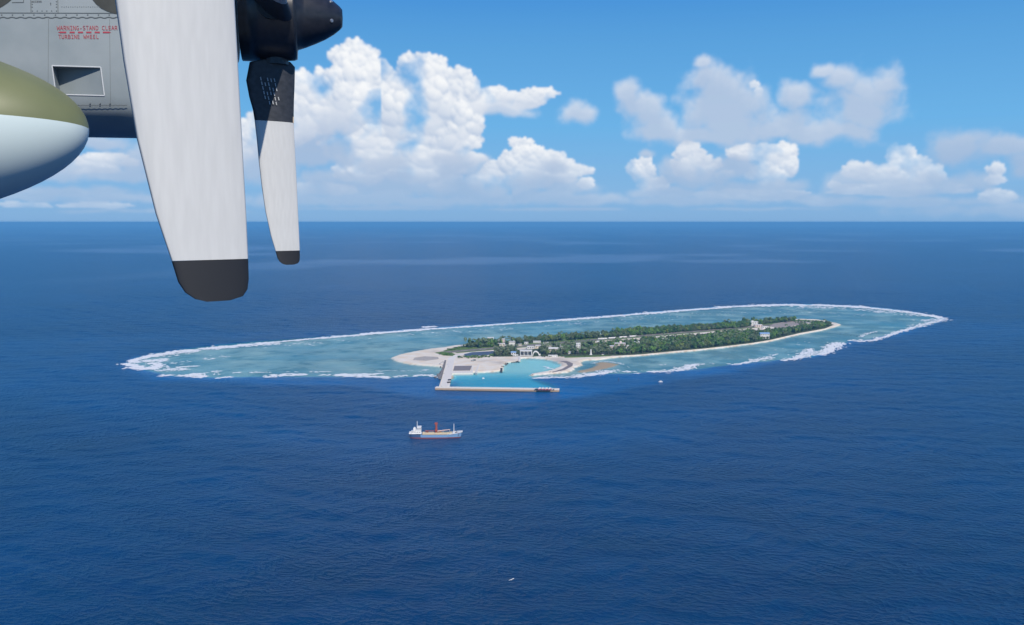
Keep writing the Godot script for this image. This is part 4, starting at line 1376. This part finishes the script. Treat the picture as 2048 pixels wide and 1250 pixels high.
func make_ship() -> void:
	var g := gp(870.5, 877.0, 0.0)
	var t := thing("cargo_ship", "light blue cargo ship with white deckhouse and red deck crane at anchor", "ship", Vector3(g.x, 0.0, g.z - 6.0), 0.02)
	var blue := mottled("hull_blue", lin(0.12, 0.25, 0.44), lin(0.20, 0.34, 0.54), 7.0, 0.5, 0.5, 0.03)
	var red := mottled("boot_red", lin(0.15, 0.035, 0.035), lin(0.23, 0.07, 0.065), 6.0, 0.6, 0.4, 0.04)
	var white := mottled("ship_white", lin(0.66, 0.66, 0.65), lin(0.78, 0.78, 0.77), 5.0, 0.5, 0.5, 0.04)
	var cream := mottled("hatch_cream", lin(0.55, 0.45, 0.28), lin(0.68, 0.58, 0.40), 6.0, 0.8, 0.3, 0.04)
	var rust := mottled("crane_red", lin(0.27, 0.055, 0.035), lin(0.37, 0.085, 0.055), 3.0, 0.55, 0.5, 0.05)
	var dark := mat("ship_dark", lin(0.03, 0.035, 0.045), 0.5)
	var deckm := mottled("deck_brown", lin(0.16, 0.10, 0.07), lin(0.26, 0.17, 0.12), 5.0, 0.8, 0.3, 0.05)
	put("boot_topping", hull_part(-1.5, 1.5, 0.8), red, t)
	var hull := put("hull", hull_part(1.52, 5.0, 1.0, 6), blue, t)
	put("shaded_stern_hull", hull_part(1.52, 4.97, 1.0, 0, 6), mottled("hull_navy", lin(0.03, 0.07, 0.16), lin(0.05, 0.10, 0.22), 6.0, 0.5, 0.5, 0.03), t)  # navy stands in for the shade on the stern sides
	for k in 26:
		put("rail_post", tube_mesh(Vector3(-18.0 + k * 1.7, 5.1, 5.7), Vector3(-18.0 + k * 1.7, 6.3, 5.7), 0.06, 0.06, 4), mat("rail_white", lin(0.6, 0.6, 0.6), 0.5), t)
	put("hand_rail", tube_mesh(Vector3(-18.0, 6.3, 5.7), Vector3(24.5, 6.3, 5.7), 0.07, 0.07, 4), mat("rail_white", lin(0.6, 0.6, 0.6), 0.5), t)
	for q in [[-12.0, 0.10, 0.03, 0.02], [6.0, 0.16, 0.09, 0.04], [14.0, 0.05, 0.08, 0.10]]:
		put("deck_cargo", one_box(Vector3(q[0], 7.9, -1.0), Vector3(4.2, 1.2, 3.2)), mat("cargo_%d" % int(q[0] + 20), lin(q[1] * 2.0, q[2] * 2.0, q[3] * 2.0), 0.7), t)
	put("anchor", one_box(Vector3(32.2, 4.4, 4.3), Vector3(1.0, 1.2, 0.5)), dark, hull)
	# bulwarks
	var bw := new_st()
	for i in 9:
		var t0 := 0.76 + 0.24 * i / 9.0
		var t1 := 0.76 + 0.24 * (i + 1) / 9.0
		for s in [-1.0, 1.0]:
			var p := []
			for q in [t0, t1]:
				var w := 6.2 * sqrt(maxf(1.0 - pow((q - 0.72) / 0.3, 2.0), 0.0))
				var y: float = 5.0 + 3.0 * pow((q - 0.70) / 0.30, 1.2)
				var x: float = lerpf(-36, 36, q) + (q - 0.5) * 3.0
				p.append(Vector3(x, y, s * w))
				p.append(Vector3(x + (q - 0.7) * 2.0, y + 1.3, s * (w + 0.15)))
			quad(bw, p[0], p[1], p[3], p[2])
			quad(bw, p[2], p[3], p[1], p[0])
	put("forecastle_bulwark", done(bw), white, t)
	# stern house
	put("poop_deck", one_box(Vector3(-28.0, 6.6, 0), Vector3(17.0, 0.5, 11.6)), white, t)
	var house := put("deckhouse", one_box(Vector3(-26.8, 8.4, 0), Vector3(13.6, 3.1, 10.6)), white, t)
	put("accommodation_block", one_box(Vector3(-23.4, 11.3, 0), Vector3(7.0, 2.6, 9.8)), white, t)
	var br := put("bridge", one_box(Vector3(-22.4, 13.9, 0), Vector3(5.2, 2.5, 11.6)), white, t)
	for k in 5: put("window", one_box(Vector3(-19.76, 14.3, -4.4 + k * 2.2), Vector3(0.1, 0.9, 1.5)), dark, br)
	for k in 3: put("window", one_box(Vector3(-24.0 + k * 1.6, 14.3, 5.83), Vector3(1.0, 0.9, 0.1)), dark, br)
	for k in 5: put("porthole", one_box(Vector3(-32.0 + k * 2.5, 8.7, 5.33), Vector3(0.8, 0.8, 0.1)), dark, house)
	put("monkey_island_rail", one_box(Vector3(-22.4, 15.5, 0), Vector3(5.0, 0.5, 11.0)), white, t)
	var fn := put("funnel", one_box(Vector3(-29.2, 11.6, 0), Vector3(3.4, 4.6, 3.4)), white, t)
	put("funnel_cap", tube_mesh(Vector3(-29.2, 13.9, 0), Vector3(-29.2, 15.0, 0), 1.1, 1.0, 10), white, fn)
	put("radar_mast", tube_mesh(Vector3(-25.6, 10.0, 0), Vector3(-25.6, 23.5, 0), 0.55, 0.35, 8), white, t)
	put("mast_yard", one_box(Vector3(-25.6, 20.5, 0), Vector3(0.4, 0.4, 4.0)), white, t)
	put("lifeboat", hull_boat(6.0, 2.2), mat("lifeboat_white", lin(0.7, 0.7, 0.68), 0.5), t).position = Vector3(-30.5, 10.0, 4.6)
	for s in [-1.0, 1.0]:
		put("stern_rail", one_box(Vector3(-35.6, 7.4, s * 4.0), Vector3(2.5, 1.1, 0.1)), white, t)
	# holds
	put("main_deck", one_box(Vector3(3.5, 5.1, 0), Vector3(44.0, 0.2, 11.6)), deckm, t)
	put("hatch_coaming", one_box(Vector3(2.6, 6.0, 0), Vector3(41.0, 1.6, 9.4)), cream, t)
	for k in 12:
		var o := put("hatch_cover", one_box(Vector3(-16.4 + k * 3.45, 7.05, 0), Vector3(3.3, 0.5, 9.2)), cream, t)
		o.position.y = 0.12 * sin(k * 1.7)
	# crane
	var cr := put("crane_post", tube_mesh(Vector3(1.0, 5.2, 0), Vector3(1.0, 19.0, 0), 1.9, 1.4, 12), rust, t)
	put("crane_cab", one_box(Vector3(1.0, 10.6, 0.6), Vector3(3.6, 3.0, 4.6)), rust, cr)
	put("crane_head", one_box(Vector3(1.0, 20.0, 0), Vector3(4.2, 2.6, 2.8)), rust, cr)
	var jb := put("crane_boom", tube_mesh(Vector3(1.6, 9.4, 1.4), Vector3(20.5, 11.6, 1.4), 0.9, 0.5, 6), mat("boom_pale", lin(0.60, 0.42, 0.38), 0.5), t)
	put("hook_block", one_box(Vector3(20.3, 10.2, 1.4), Vector3(0.7, 1.6, 0.6)), dark, jb)
	put("aft_boom", tube_mesh(Vector3(0.4, 9.0, -1.2), Vector3(-15.0, 9.6, -1.2), 0.55, 0.4, 6), rust, t)
	put("topping_wire", tube_mesh(Vector3(1.0, 20.5, 0.6), Vector3(20.0, 11.8, 1.4), 0.09, 0.09, 4), dark, t)
	# bow
	put("forecastle_deck", one_box(Vector3(29.2, 6.6, 0), Vector3(8.0, 0.3, 8.4)), deckm, t)
	var fm := put("foremast", tube_mesh(Vector3(25.6, 5.2, 0), Vector3(25.6, 19.5, 0), 0.6, 0.4, 8), white, t)
	put("crosstree", one_box(Vector3(25.6, 15.5, 0), Vector3(0.5, 0.4, 4.4)), white, fm)
	put("mast_house", one_box(Vector3(25.4, 6.3, 0), Vector3(3.2, 2.2, 6.0)), white, t)
	put("windlass", one_box(Vector3(29.5, 7.4, 0), Vector3(2.0, 1.2, 4.0)), dark, t)
	put("vent_post", tube_mesh(Vector3(19.8, 8.0, -2.0), Vector3(19.8, 10.4, -2.0), 0.5, 0.5, 6), white, t)

func hull_boat(len_: float, beam: float) -> ArrayMesh:
	var st := new_st()
	var n := 8
	for i in n:
		var p := []
		for t in [float(i) / n, float(i + 1) / n]:
			var x: float = (t - 0.5) * len_
			var w: float = beam * 0.5 * sqrt(maxf(1.0 - pow(maxf(t - 0.45, 0.0) / 0.56, 2.0), 0.0))
			var y: float = beam * (0.28 + 0.22 * t * t)
			p.append([Vector3(x, y, w), Vector3(x, -beam * 0.25, w * 0.6), Vector3(x, -beam * 0.25, -w * 0.6), Vector3(x, y, -w)])
		for k in 4:
			quad(st, p[0][k], p[0][(k + 1) % 4], p[1][(k + 1) % 4], p[1][k])
		if i == 0: quad(st, p[0][3], p[0][2], p[0][1], p[0][0])
	return done(st)

func boat(called: String, at: Vector3, turn: float, len_: float, beam: float, label: String, hull: Material, top: Material, cabins: Array, group := "") -> void:
	var t := thing(called, label, "boat", at, turn, group)
	put("hull", hull_boat(len_, beam), hull, t)
	put("deck", one_box(Vector3(-len_ * 0.1, beam * 0.30, 0), Vector3(len_ * 0.7, 0.15, beam * 0.8)), top, t)
	for c in cabins:
		var k := put("cabin", one_box(Vector3(c[0], beam * 0.3 + c[2] / 2, 0), Vector3(c[1], c[2], beam * 0.66)), top, t)
		put("window", one_box(Vector3(c[0] + c[1] * 0.1, beam * 0.3 + c[2] * 0.65, beam * 0.33 + 0.03), Vector3(c[1] * 0.6, c[2] * 0.28, 0.06)), mat("window_glass", Color.BLACK), k)
	put("mast", tube_mesh(Vector3(-len_ * 0.1, beam * 0.3, 0), Vector3(-len_ * 0.1, beam * 0.3 + len_ * 0.28, 0), 0.12, 0.06, 5), top, t)

func make_small_craft() -> void:
	var white := mat("boat_white", lin(0.78, 0.78, 0.77), 0.4)
	var red := mottled("patrol_red", lin(0.30, 0.04, 0.06), lin(0.42, 0.09, 0.11), 4.0, 0.5, 0.5, 0.05)
	boat("motor_boat", gp(1321, 764.2), 0.1, 8.0, 3.0, "small white motor boat on open water off the reef", white, white, [[0.2, 3.6, 1.7]])
	boat("launch", gp(966.5, 757.5), 0.4, 5.0, 2.8, "tiny white launch afloat in the turquoise harbour", white, white, [[0.0, 2.4, 1.5]])
	# four red rescue boats hauled up on the mole's end
	for k in 4:
		var p := gp(1079.2 + k * 6.7, 779.9 + k * 0.1, 5.0)
		boat("rescue_boat", Vector3(p.x, 6.02, p.z), 0.35, 6.8, 3.4, "red boat with white cabin in the row on the mole's end", red, white, [[0.4, 3.8, 2.6]], "red boats on the mole")
	for q in [[1072.5, 779.2, "dark flat trailer on the mole west of the red boats"], [1105.5, 781.0, "dark tractor on the mole east of the red boats"]]:
		var p := gp(q[0], q[1], 5.0)
		var t := thing("mole_vehicle", q[2], "vehicle", Vector3(p.x, 4.97, p.z))
		put("chassis", one_box(Vector3(0, 1.0, 0), Vector3(5.0, 0.9, 2.2)), mat("ship_dark", Color.BLACK), t)
		put("cab", one_box(Vector3(1.4, 2.0, 0), Vector3(1.6, 1.4, 2.0)), mat("ship_dark", Color.BLACK), t)
		for x in [-1.6, 1.6]:
			for s in [-1, 1]:
				put("wheel", tube_mesh(Vector3(x, 0.55, s * 0.9), Vector3(x, 0.55, s * 1.25), 0.55, 0.55, 10), mat("tyre", Color.BLACK), t)
	# channel marker
	var m := thing("channel_marker", "thin dark marker pole on a float off the reef edge", "marker", gp(1237, 760.5))
	put("float", tube_mesh(Vector3(0, -0.6, 0), Vector3(0, 0.8, 0), 1.2, 0.9, 10), mat("ship_dark", Color.BLACK), m)
	put("pole", tube_mesh(Vector3(0, 0.8, 0), Vector3(0, 5.5, 0), 0.3, 0.2, 6), mat("marker_red", lin(0.25, 0.06, 0.05), 0.6), m)

# ================================================================ aircraft
var craft: Node3D

func loc(u: float, v: float, z: float) -> Vector3:     # where the ray meets the plane z of the aircraft's own axes
	var inv := craft.transform.affine_inverse()
	var o := inv * EYE
	var d := inv.basis * ray(u, v)
	return o + d * ((z - o.z) / d.z)

func blade_mesh(stations: Array) -> ArrayMesh:
	# each: radius, leading x, trailing x, thickness, slant z per x
	var v := PackedVector3Array()
	var nn := PackedVector3Array()
	var ix := PackedInt32Array()
	var n := 20
	for s in stations:
		for k in n:
			var a := TAU * k / n
			var e := cos(a)
			var x: float = lerpf(s[2], s[1], 0.5 + 0.5 * e)
			var th: float = s[3] * sin(a) * (0.75 + 0.35 * e)
			var z: float = -x * s[4] + th
			v.append(Vector3(x + th * s[4] * 0.6, -s[0], z))
			nn.append(Vector3(e * 0.9 * s[3] / maxf(absf(s[1] - s[2]) * 0.5, 0.01) + s[4] * sin(a) * 0.6, 0, sin(a)).normalized())
	var m := stations.size()
	for i in m - 1:
		for k in n:
			var p := i * n + k
			var q := i * n + (k + 1) % n
			ix.append_array([p, q, p + n, q, q + n, p + n])
	for end in [0, m - 1]:
		var c := v.size()
		var mid := Vector3.ZERO
		for k in n: mid += v[end * n + k] / n
		v.append(mid)
		nn.append(Vector3(0, 1 if end == 0 else -1, 0))
		for k in n:
			ix.append_array([c, end * n + k, end * n + (k + 1) % n] if end == 0 else [c, end * n + (k + 1) % n, end * n + k])
	return arrays(v, nn, ix)

func propeller(hub: Vector3, phase: float) -> void:
	var black := mottled("spinner_black", lin(0.012, 0.014, 0.020), lin(0.022, 0.024, 0.032), 0.5, 0.34, 0.5, 0.03)
	var boot := mottled("rubber_boot", lin(0.014, 0.017, 0.024), lin(0.030, 0.034, 0.044), 0.4, 0.5, 0.5, 0.03)
	var grey := mottled("blade_grey", lin(0.50, 0.505, 0.50), lin(0.535, 0.54, 0.535), 0.9, 0.40, 0.5, 0.02)
	grey.uv1_scale = Vector3(9.0, 0.9, 9.0)
	var chip := mat("chipped_edge", lin(0.50, 0.40, 0.28), 0.8)
	var sp := put("spinner", lathe([Vector2(-0.26, 0.0), Vector2(-0.26, 0.37), Vector2(-0.1, 0.372), Vector2(0.155, 0.355), Vector2(0.18, 0.345), Vector2(0.185, 0.27), Vector2(0.25, 0.248), Vector2(0.33, 0.215), Vector2(0.41, 0.178), Vector2(0.48, 0.135), Vector2(0.53, 0.095), Vector2(0.552, 0.07), Vector2(0.556, 0.0)], 48), black, craft)
	sp.position = hub
	var st := new_st()
	for a in [-0.35, 0.9, 2.5, 4.1]:
		var e := Vector3(0, sin(a), cos(a))
		tube(st, Vector3(0.46, 0, 0) + e * 0.142, Vector3(0.468, 0, 0) + e * 0.150, 0.016, 0.013, 10)
	put("fastener", done(st), mat("bare_metal", lin(0.55, 0.56, 0.58), 0.35, 0.5, 0.8), sp)
	var k1 := 0.62
	var cuff := [[0.365, 0.12, -0.10, 0.075, k1], [0.40, 0.155, -0.195, 0.085, k1], [0.55, 0.150, -0.225, 0.075, k1], [0.68, 0.142, -0.205, 0.062, k1], [0.78, 0.138, -0.180, 0.054, k1], [0.86, 0.137, -0.170, 0.050, k1]]
	var mid := [[0.861, 0.137, -0.170, 0.049, k1], [1.0, 0.139, -0.158, 0.044, k1], [1.2, 0.145, -0.145, 0.038, k1], [1.4, 0.150, -0.128, 0.032, k1], [1.6, 0.155, -0.105, 0.027, k1], [1.8, 0.160, -0.068, 0.022, k1], [1.93, 0.162, -0.034, 0.018, k1]]
	var tip := [[1.931, 0.162, -0.034, 0.018, k1], [1.99, 0.162, -0.020, 0.015, k1], [2.02, 0.158, -0.004, 0.012, k1], [2.04, 0.145, 0.02, 0.008, k1], [2.05, 0.11, 0.05, 0.003, k1]]
	var meshes := [blade_mesh(mid), blade_mesh(cuff), blade_mesh(tip)]
	var root := tube_mesh(Vector3(0, -0.2, 0), Vector3(0, -0.40, 0), 0.10, 0.11, 20)
	var marks := new_st()
	for c in 5:
		for s in 6:
			if (c * 7 + s * 5) % 9 < 7:
				var x := -0.115 + c * 0.026 + s * 0.007
				var y := -0.52 - s * 0.036 - (c % 2) * 0.004
				var z := -x * k1 + 0.079 - s * 0.0025
				quad(marks, Vector3(x, y, z), Vector3(x + 0.008, y, z - 0.004), Vector3(x + 0.013, y - 0.027, z - 0.006), Vector3(x + 0.005, y - 0.027, z - 0.002))
	var mark_mesh := done(marks)
	for k in 4:
		var b := put("propeller_blade", meshes[0], grey, craft)
		b.transform = Transform3D(Basis(Vector3.RIGHT, phase + k * PI / 2), hub)
		put("shank", root, black, b)
		var bt := put("de_icing_boot", meshes[1], boot, b)
		put("tip_band", meshes[2], mat("tip_black", lin(0.012, 0.013, 0.017), 0.5), b)
		put("stencil_marking", mark_mesh, mat("stencil_grey", lin(0.35, 0.36, 0.37), 0.7), b)
		put("worn_edge", one_box(Vector3(0.126, -0.835, -0.07), Vector3(0.022, 0.05, 0.03)), chip, b)
		bt.set_meta("label", "dark rubber boot round the blade root")

func nacelle(at: Vector3, detail: bool) -> void:
	var gray := mottled("airframe_grey", lin(0.20, 0.238, 0.255), lin(0.245, 0.28, 0.297), 1.6, 0.5, 0.5, 0.012)
	# cross section, from the top round the inboard side (+z) to the bottom and up the outboard side
	var y_seam := loc(150, 209, 0.5).y
	var y_hatch_lo := loc(150, 190, 0.5).y
	var y_hatch_hi := loc(150, 133, 0.5).y
	var y_bottom := loc(230, 268, 0.2).y
	var half := [[0.80, 0.0], [0.78, 0.22], [0.66, 0.40], [0.42, 0.48], [0.1, 0.5], [y_hatch_hi, 0.5], [y_hatch_lo, 0.5], [y_seam, 0.485], [y_seam - 0.06, 0.46], [y_bottom + 0.05, 0.30], [y_bottom, 0.16], [y_bottom - 0.01, 0.0]]
	var prof := half.duplicate()
	for k in range(half.size() - 2, 0, -1): prof.append([half[k][0], -half[k][1]])
	var hx0 := loc(108, 160, 0.5).x
	var hx1 := loc(205, 160, 0.5).x
	var stations := [-5.2, -3.6, -2.6, hx0, hx1, -1.15, -0.95, -0.78, -0.6, -0.45, -0.30]
	var pos := func(i: int, k: int) -> Vector3:
		var x: float = stations[i]
		var p: Array = prof[k % prof.size()]
		var full := 1.0
		if x > -1.0: full = clampf((-0.30 - x) / 0.65, 0.0, 1.0)
		full = full * full * (3.0 - 2.0 * full)
		var ang := atan2(p[0] + 0.1, p[1])
		var ring := Vector2(sin(ang), cos(ang)) * 0.385
		var q := ring.lerp(Vector2(p[0], p[1]), full)
		if x < -3.0: q *= lerpf(1.0, 0.55, (-3.0 - x) / 2.2)
		var dx := 0.0
		if i == 3 or i == 4: dx = -(q.x - (y_hatch_hi + y_hatch_lo) / 2) * 0.085
		return at + Vector3(x + dx, q.x, q.y)
	var st := new_st()
	st.set_smooth_group(0)
	var under := new_st()
	for i in stations.size() - 1:
		for k in prof.size():
			if i == 3 and k == 5: continue
			var a: Vector3 = pos.call(i, k)
			var b: Vector3 = pos.call(i + 1, k)
			var c: Vector3 = pos.call(i + 1, k + 1)
			var d: Vector3 = pos.call(i, k + 1)
			quad(st, a, b, c, d)
	st.set_smooth_group(-1)
	for k in prof.size():
		var a: Vector3 = pos.call(stations.size() - 1, k)
		var b: Vector3 = pos.call(stations.size() - 1, k + 1)
		st.add_vertex(a); st.add_vertex(at + Vector3(-0.3, 0, 0)); st.add_vertex(b)
	var body := put("engine_nacelle", done(st), gray, craft)
	# flush outlet: floor slopes in from the front edge to the back edge
	var h := [pos.call(3, 5), pos.call(4, 5), pos.call(4, 6), pos.call(3, 6)]
	var dpt := Vector3(0, 0, -0.135)
	var r := new_st()
	quad(r, h[0] + dpt, h[1] + dpt * 0.08, h[2] + dpt * 0.08, h[3] + dpt)
	quad(r, h[0], h[1], h[1] + dpt * 0.08, h[0] + dpt)
	quad(r, h[0], h[0] + dpt, h[3] + dpt, h[3])
	quad(r, h[3], h[3] + dpt, h[2] + dpt * 0.08, h[2])
	quad(r, h[1], h[2], h[2] + dpt * 0.08, h[1] + dpt * 0.08)
	put("outlet_recess", done(r), gray, body)
	var rim := new_st()
	for e in [[0, 3], [3, 2], [2, 1], [1, 0]]:
		tube(rim, h[e[0]] + Vector3(0, 0, 0.001), h[e[1]] + Vector3(0, 0, 0.001), 0.005, 0.005, 6)
	put("outlet_rim", done(rim), mat("rim_pale", lin(0.5, 0.52, 0.53), 0.4), body)
	# seams: a lapped panel edge with its fasteners
	var seam := mat("seam_dark", lin(0.07, 0.085, 0.095), 0.8)
	var z := 0.5
	var put_line := func(pts: Array, w: float, name_: String) -> void:
		var s := new_st()
		for i in pts.size() - 1:
			var a: Vector3 = loc(pts[i][0], pts[i][1], z + 0.0025) + at
			var b: Vector3 = loc(pts[i + 1][0], pts[i + 1][1], z + 0.0025) + at
			var n := Vector3(-(b - a).y, (b - a).x, 0).normalized() * w / 2
			quad(s, a - n, a + n, b + n, b - n)
		put(name_, done(s), seam, body)
	if not detail: return
	put_line.call([[-40, 25.5], [240, 26.5]], 0.0045, "panel_seam")
	var wavy := []
	for k in 64: wavy.append([-40 + k * 4.4, 35.0 + (1.0 if k % 4 < 2 else -0.6)])
	put_line.call(wavy, 0.007, "hinge_seam")
	put_line.call([[61.5, -6], [62, 25]], 0.004, "panel_seam")
	put_line.call([[115.5, -6], [116, 25]], 0.004, "panel_seam")
	put_line.call([[24, 5], [47, 4.6], [47, -6]], 0.004, "panel_seam")
	var dash := []
	for k in 30: dash.append([150 + k * 3.6, 210.5 + (0.9 if k % 3 == 0 else 0.0)])
	put_line.call(dash, 0.006, "lower_seam")
	put_line.call([[97, 38], [96, 205]], 0.0018, "panel_seam")
	put_line.call([[219, 38], [221, 205]], 0.0018, "panel_seam")
	var rv := new_st()
	var dot := func(u: float, v: float, rad: float) -> void:
		var c: Vector3 = loc(u, v, z) + at
		tube(rv, c - Vector3(0, 0, 0.003), c + Vector3(0, 0, 0.004), rad, rad * 0.8, 7)
	for k in 14: dot.call(-18 + k * 21.5, 29.5, 0.006)
	for k in 6: dot.call(65 + k * 9.6, 21.6, 0.0045)
	for k in 3: dot.call(64.5, 3.0 + k * 5.4, 0.0045)
	for k in 3: dot.call(113.0, 3.0 + k * 5.4, 0.0045)
	for k in 18: dot.call(124 + k * 4.4, 13.4 + (k % 2) * 0.4, 0.003)
	for k in 3: dot.call(180 + k * 20, 206.5, 0.006)
	for k in 2: dot.call(101.5, 6.0 + k * 3.0, 0.004)
	put("fastener", done(rv), mat("fastener_grey", lin(0.13, 0.15, 0.16), 0.6), body)
	# camouflage: dark blotches coming down from the top of the cowling
	var camo := mottled("camouflage_dark", lin(0.032, 0.036, 0.034), lin(0.048, 0.052, 0.048), 1.0, 0.6, 0.4, 0.02)
	for pts in [[[-400, 60], [-200, 52], [-60, 44], [-30, 30], [-8, 19], [5, 12.5], [16, 5], [25, -3], [32, -14], [40, -60], [-400, -60]], [[170, -60], [178, -14], [184, -2], [192, 8], [202, 16.5], [214, 22.5], [228, 27], [250, 30], [290, 31], [330, 20], [340, -60]]]:
		var poly := PackedVector2Array()
		for p in pts:
			var q: Vector3 = loc(p[0], p[1], z + 0.004)
			poly.append(Vector2(q.x, q.y))
		var s := new_st()
		var tri := Geometry2D.triangulate_polygon(poly)
		for i in range(0, tri.size(), 3):
			var t := [poly[tri[i]], poly[tri[i + 1]], poly[tri[i + 2]]]
			if (t[1] - t[0]).cross(t[2] - t[0]) > 0: t = [t[0], t[2], t[1]]
			for p in t: s.add_vertex(Vector3(p.x, p.y, z + 0.0035) + at)
		put("camouflage_patch", done(s), camo, body)
	# red stencilled warning
	var redp := mat("stencil_red", lin(0.33, 0.035, 0.06), 0.7)
	var font := SystemFont.new()
	font.font_names = PackedStringArray(["Droid Sans Mono"])
	font.font_weight = 700
	var letter := func(text: String, u0: float, u1: float, v: float, tall: float, m: Material) -> void:
		var tm := TextMesh.new()
		tm.text = text
		tm.font = font
		tm.font_size = 32
		tm.pixel_size = 0.001
		tm.depth = 0.001
		tm.horizontal_alignment = HORIZONTAL_ALIGNMENT_LEFT
		tm.vertical_alignment = VERTICAL_ALIGNMENT_CENTER
		var bb := tm.get_aabb()
		var a: Vector3 = loc(u0, v, z + 0.003)
		var b: Vector3 = loc(u1, v, z + 0.003)
		var o := put("stencil_lettering", tm, m, body)
		var sx := (b.x - a.x) / bb.size.x
		var sy := absf(loc(u0, v, z).y - loc(u0, v + tall, z).y) / bb.size.y
		o.rotation.z = atan2(b.y - a.y, b.x - a.x)
		o.scale = Vector3(sx, sy, 1)
		o.position = Vector3(a.x - bb.position.x * sx, a.y - (bb.position.y + bb.size.y / 2) * sy, z + 0.003) + at
	letter.call("WARNING-STAND CLEAR", 113.5, 235, 55.8, 8.4, redp)
	letter.call("TURBINE WHEEL", 117, 197, 73.4, 8.2, redp)
	letter.call("ACCESS", 63, 83, 3.0, 3.6, mat("stencil_black", lin(0.05, 0.055, 0.06), 0.7))
	var ar := new_st()
	var bar := func(u0: float, u1: float, h0: float, h1: float) -> void:
		var a: Vector3 = loc(u0, 64.6 - h0, z + 0.003) + at
		var b: Vector3 = loc(u1, 64.6 - h1, z + 0.003) + at
		var c: Vector3 = loc(u1, 64.6 + h1, z + 0.003) + at
		var d: Vector3 = loc(u0, 64.6 + h0, z + 0.003) + at
		quad(ar, a, b, c, d)
	bar.call(116, 122, 0.1, 2.0)
	bar.call(122, 132.5, 1.5, 1.5)
	for k in 4: bar.call(139 + k * 16.7, 149.5 + k * 16.7, 1.5, 1.5)
	bar.call(205.5, 216, 1.5, 1.5)
	bar.call(216, 222, 2.0, 0.1)
	put("warning_arrow", done(ar), redp, body)

func make_aircraft() -> void:
	var h1 := dp(548, 31, 7.8)
	var h2 := dp(374, 300, 2.6)
	var dirn := Vector2(h1.x - h2.x, h1.z - h2.z)
	craft = thing("transport_aircraft", "grey turboprop transport aircraft with four-bladed propellers and olive fuel tank", "aircraft", h1, atan2(dirn.x, dirn.y) - PI)
	var hub2 := loc(374, 606, dirn.length())
	hub2.y += 2.05
	hub2.x += 0.0
	nacelle(Vector3.ZERO, true)
	propeller(Vector3.ZERO, 0.0)
	propeller(hub2, 0.0)
	# fuel tank under the wing between the engines
	var nose := loc(176.5, 257, 2.0)
	var prof := []
	var L := 2.2
	for k in 25:
		var t := 1.0 - cos(PI / 2 * k / 24.0)
		prof.append(Vector2(-L * t, 0.636 * sqrt(maxf(1.0 - pow(1.0 - t, 2.0), 0.0))))
	for k in 4: prof.append(Vector2(-2.2 - k, 0.636))
	for k in 8: prof.append(Vector2(-5.2 - 1.8 * (k + 1) / 8.0, 0.636 * cos(PI / 2 * (k + 1) / 8.0)))
	prof.reverse()
	var split := 0.12
	var olive := mottled("olive_paint", lin(0.125, 0.145, 0.068), lin(0.170, 0.185, 0.090), 2.4, 0.45, 0.5, 0.012)
	var pale := mottled("pale_grey_paint", lin(0.48, 0.575, 0.58), lin(0.53, 0.62, 0.62), 2.4, 0.4, 0.5, 0.012)
	var tank := put("fuel_tank", lathe(prof, 40, split, PI - split), olive, craft)
	tank.position = nose
	tank.rotation.z = 0.02
	tank.set_meta("label", "fuel tank with olive upper half and pale grey lower half")
	put("tank_underside", lathe(prof, 40, PI - split, TAU + split), pale, tank)
	put("tank_pylon", one_box(Vector3(-3.6, 0.95, 0), Vector3(2.2, 0.9, 0.16)), olive, tank)
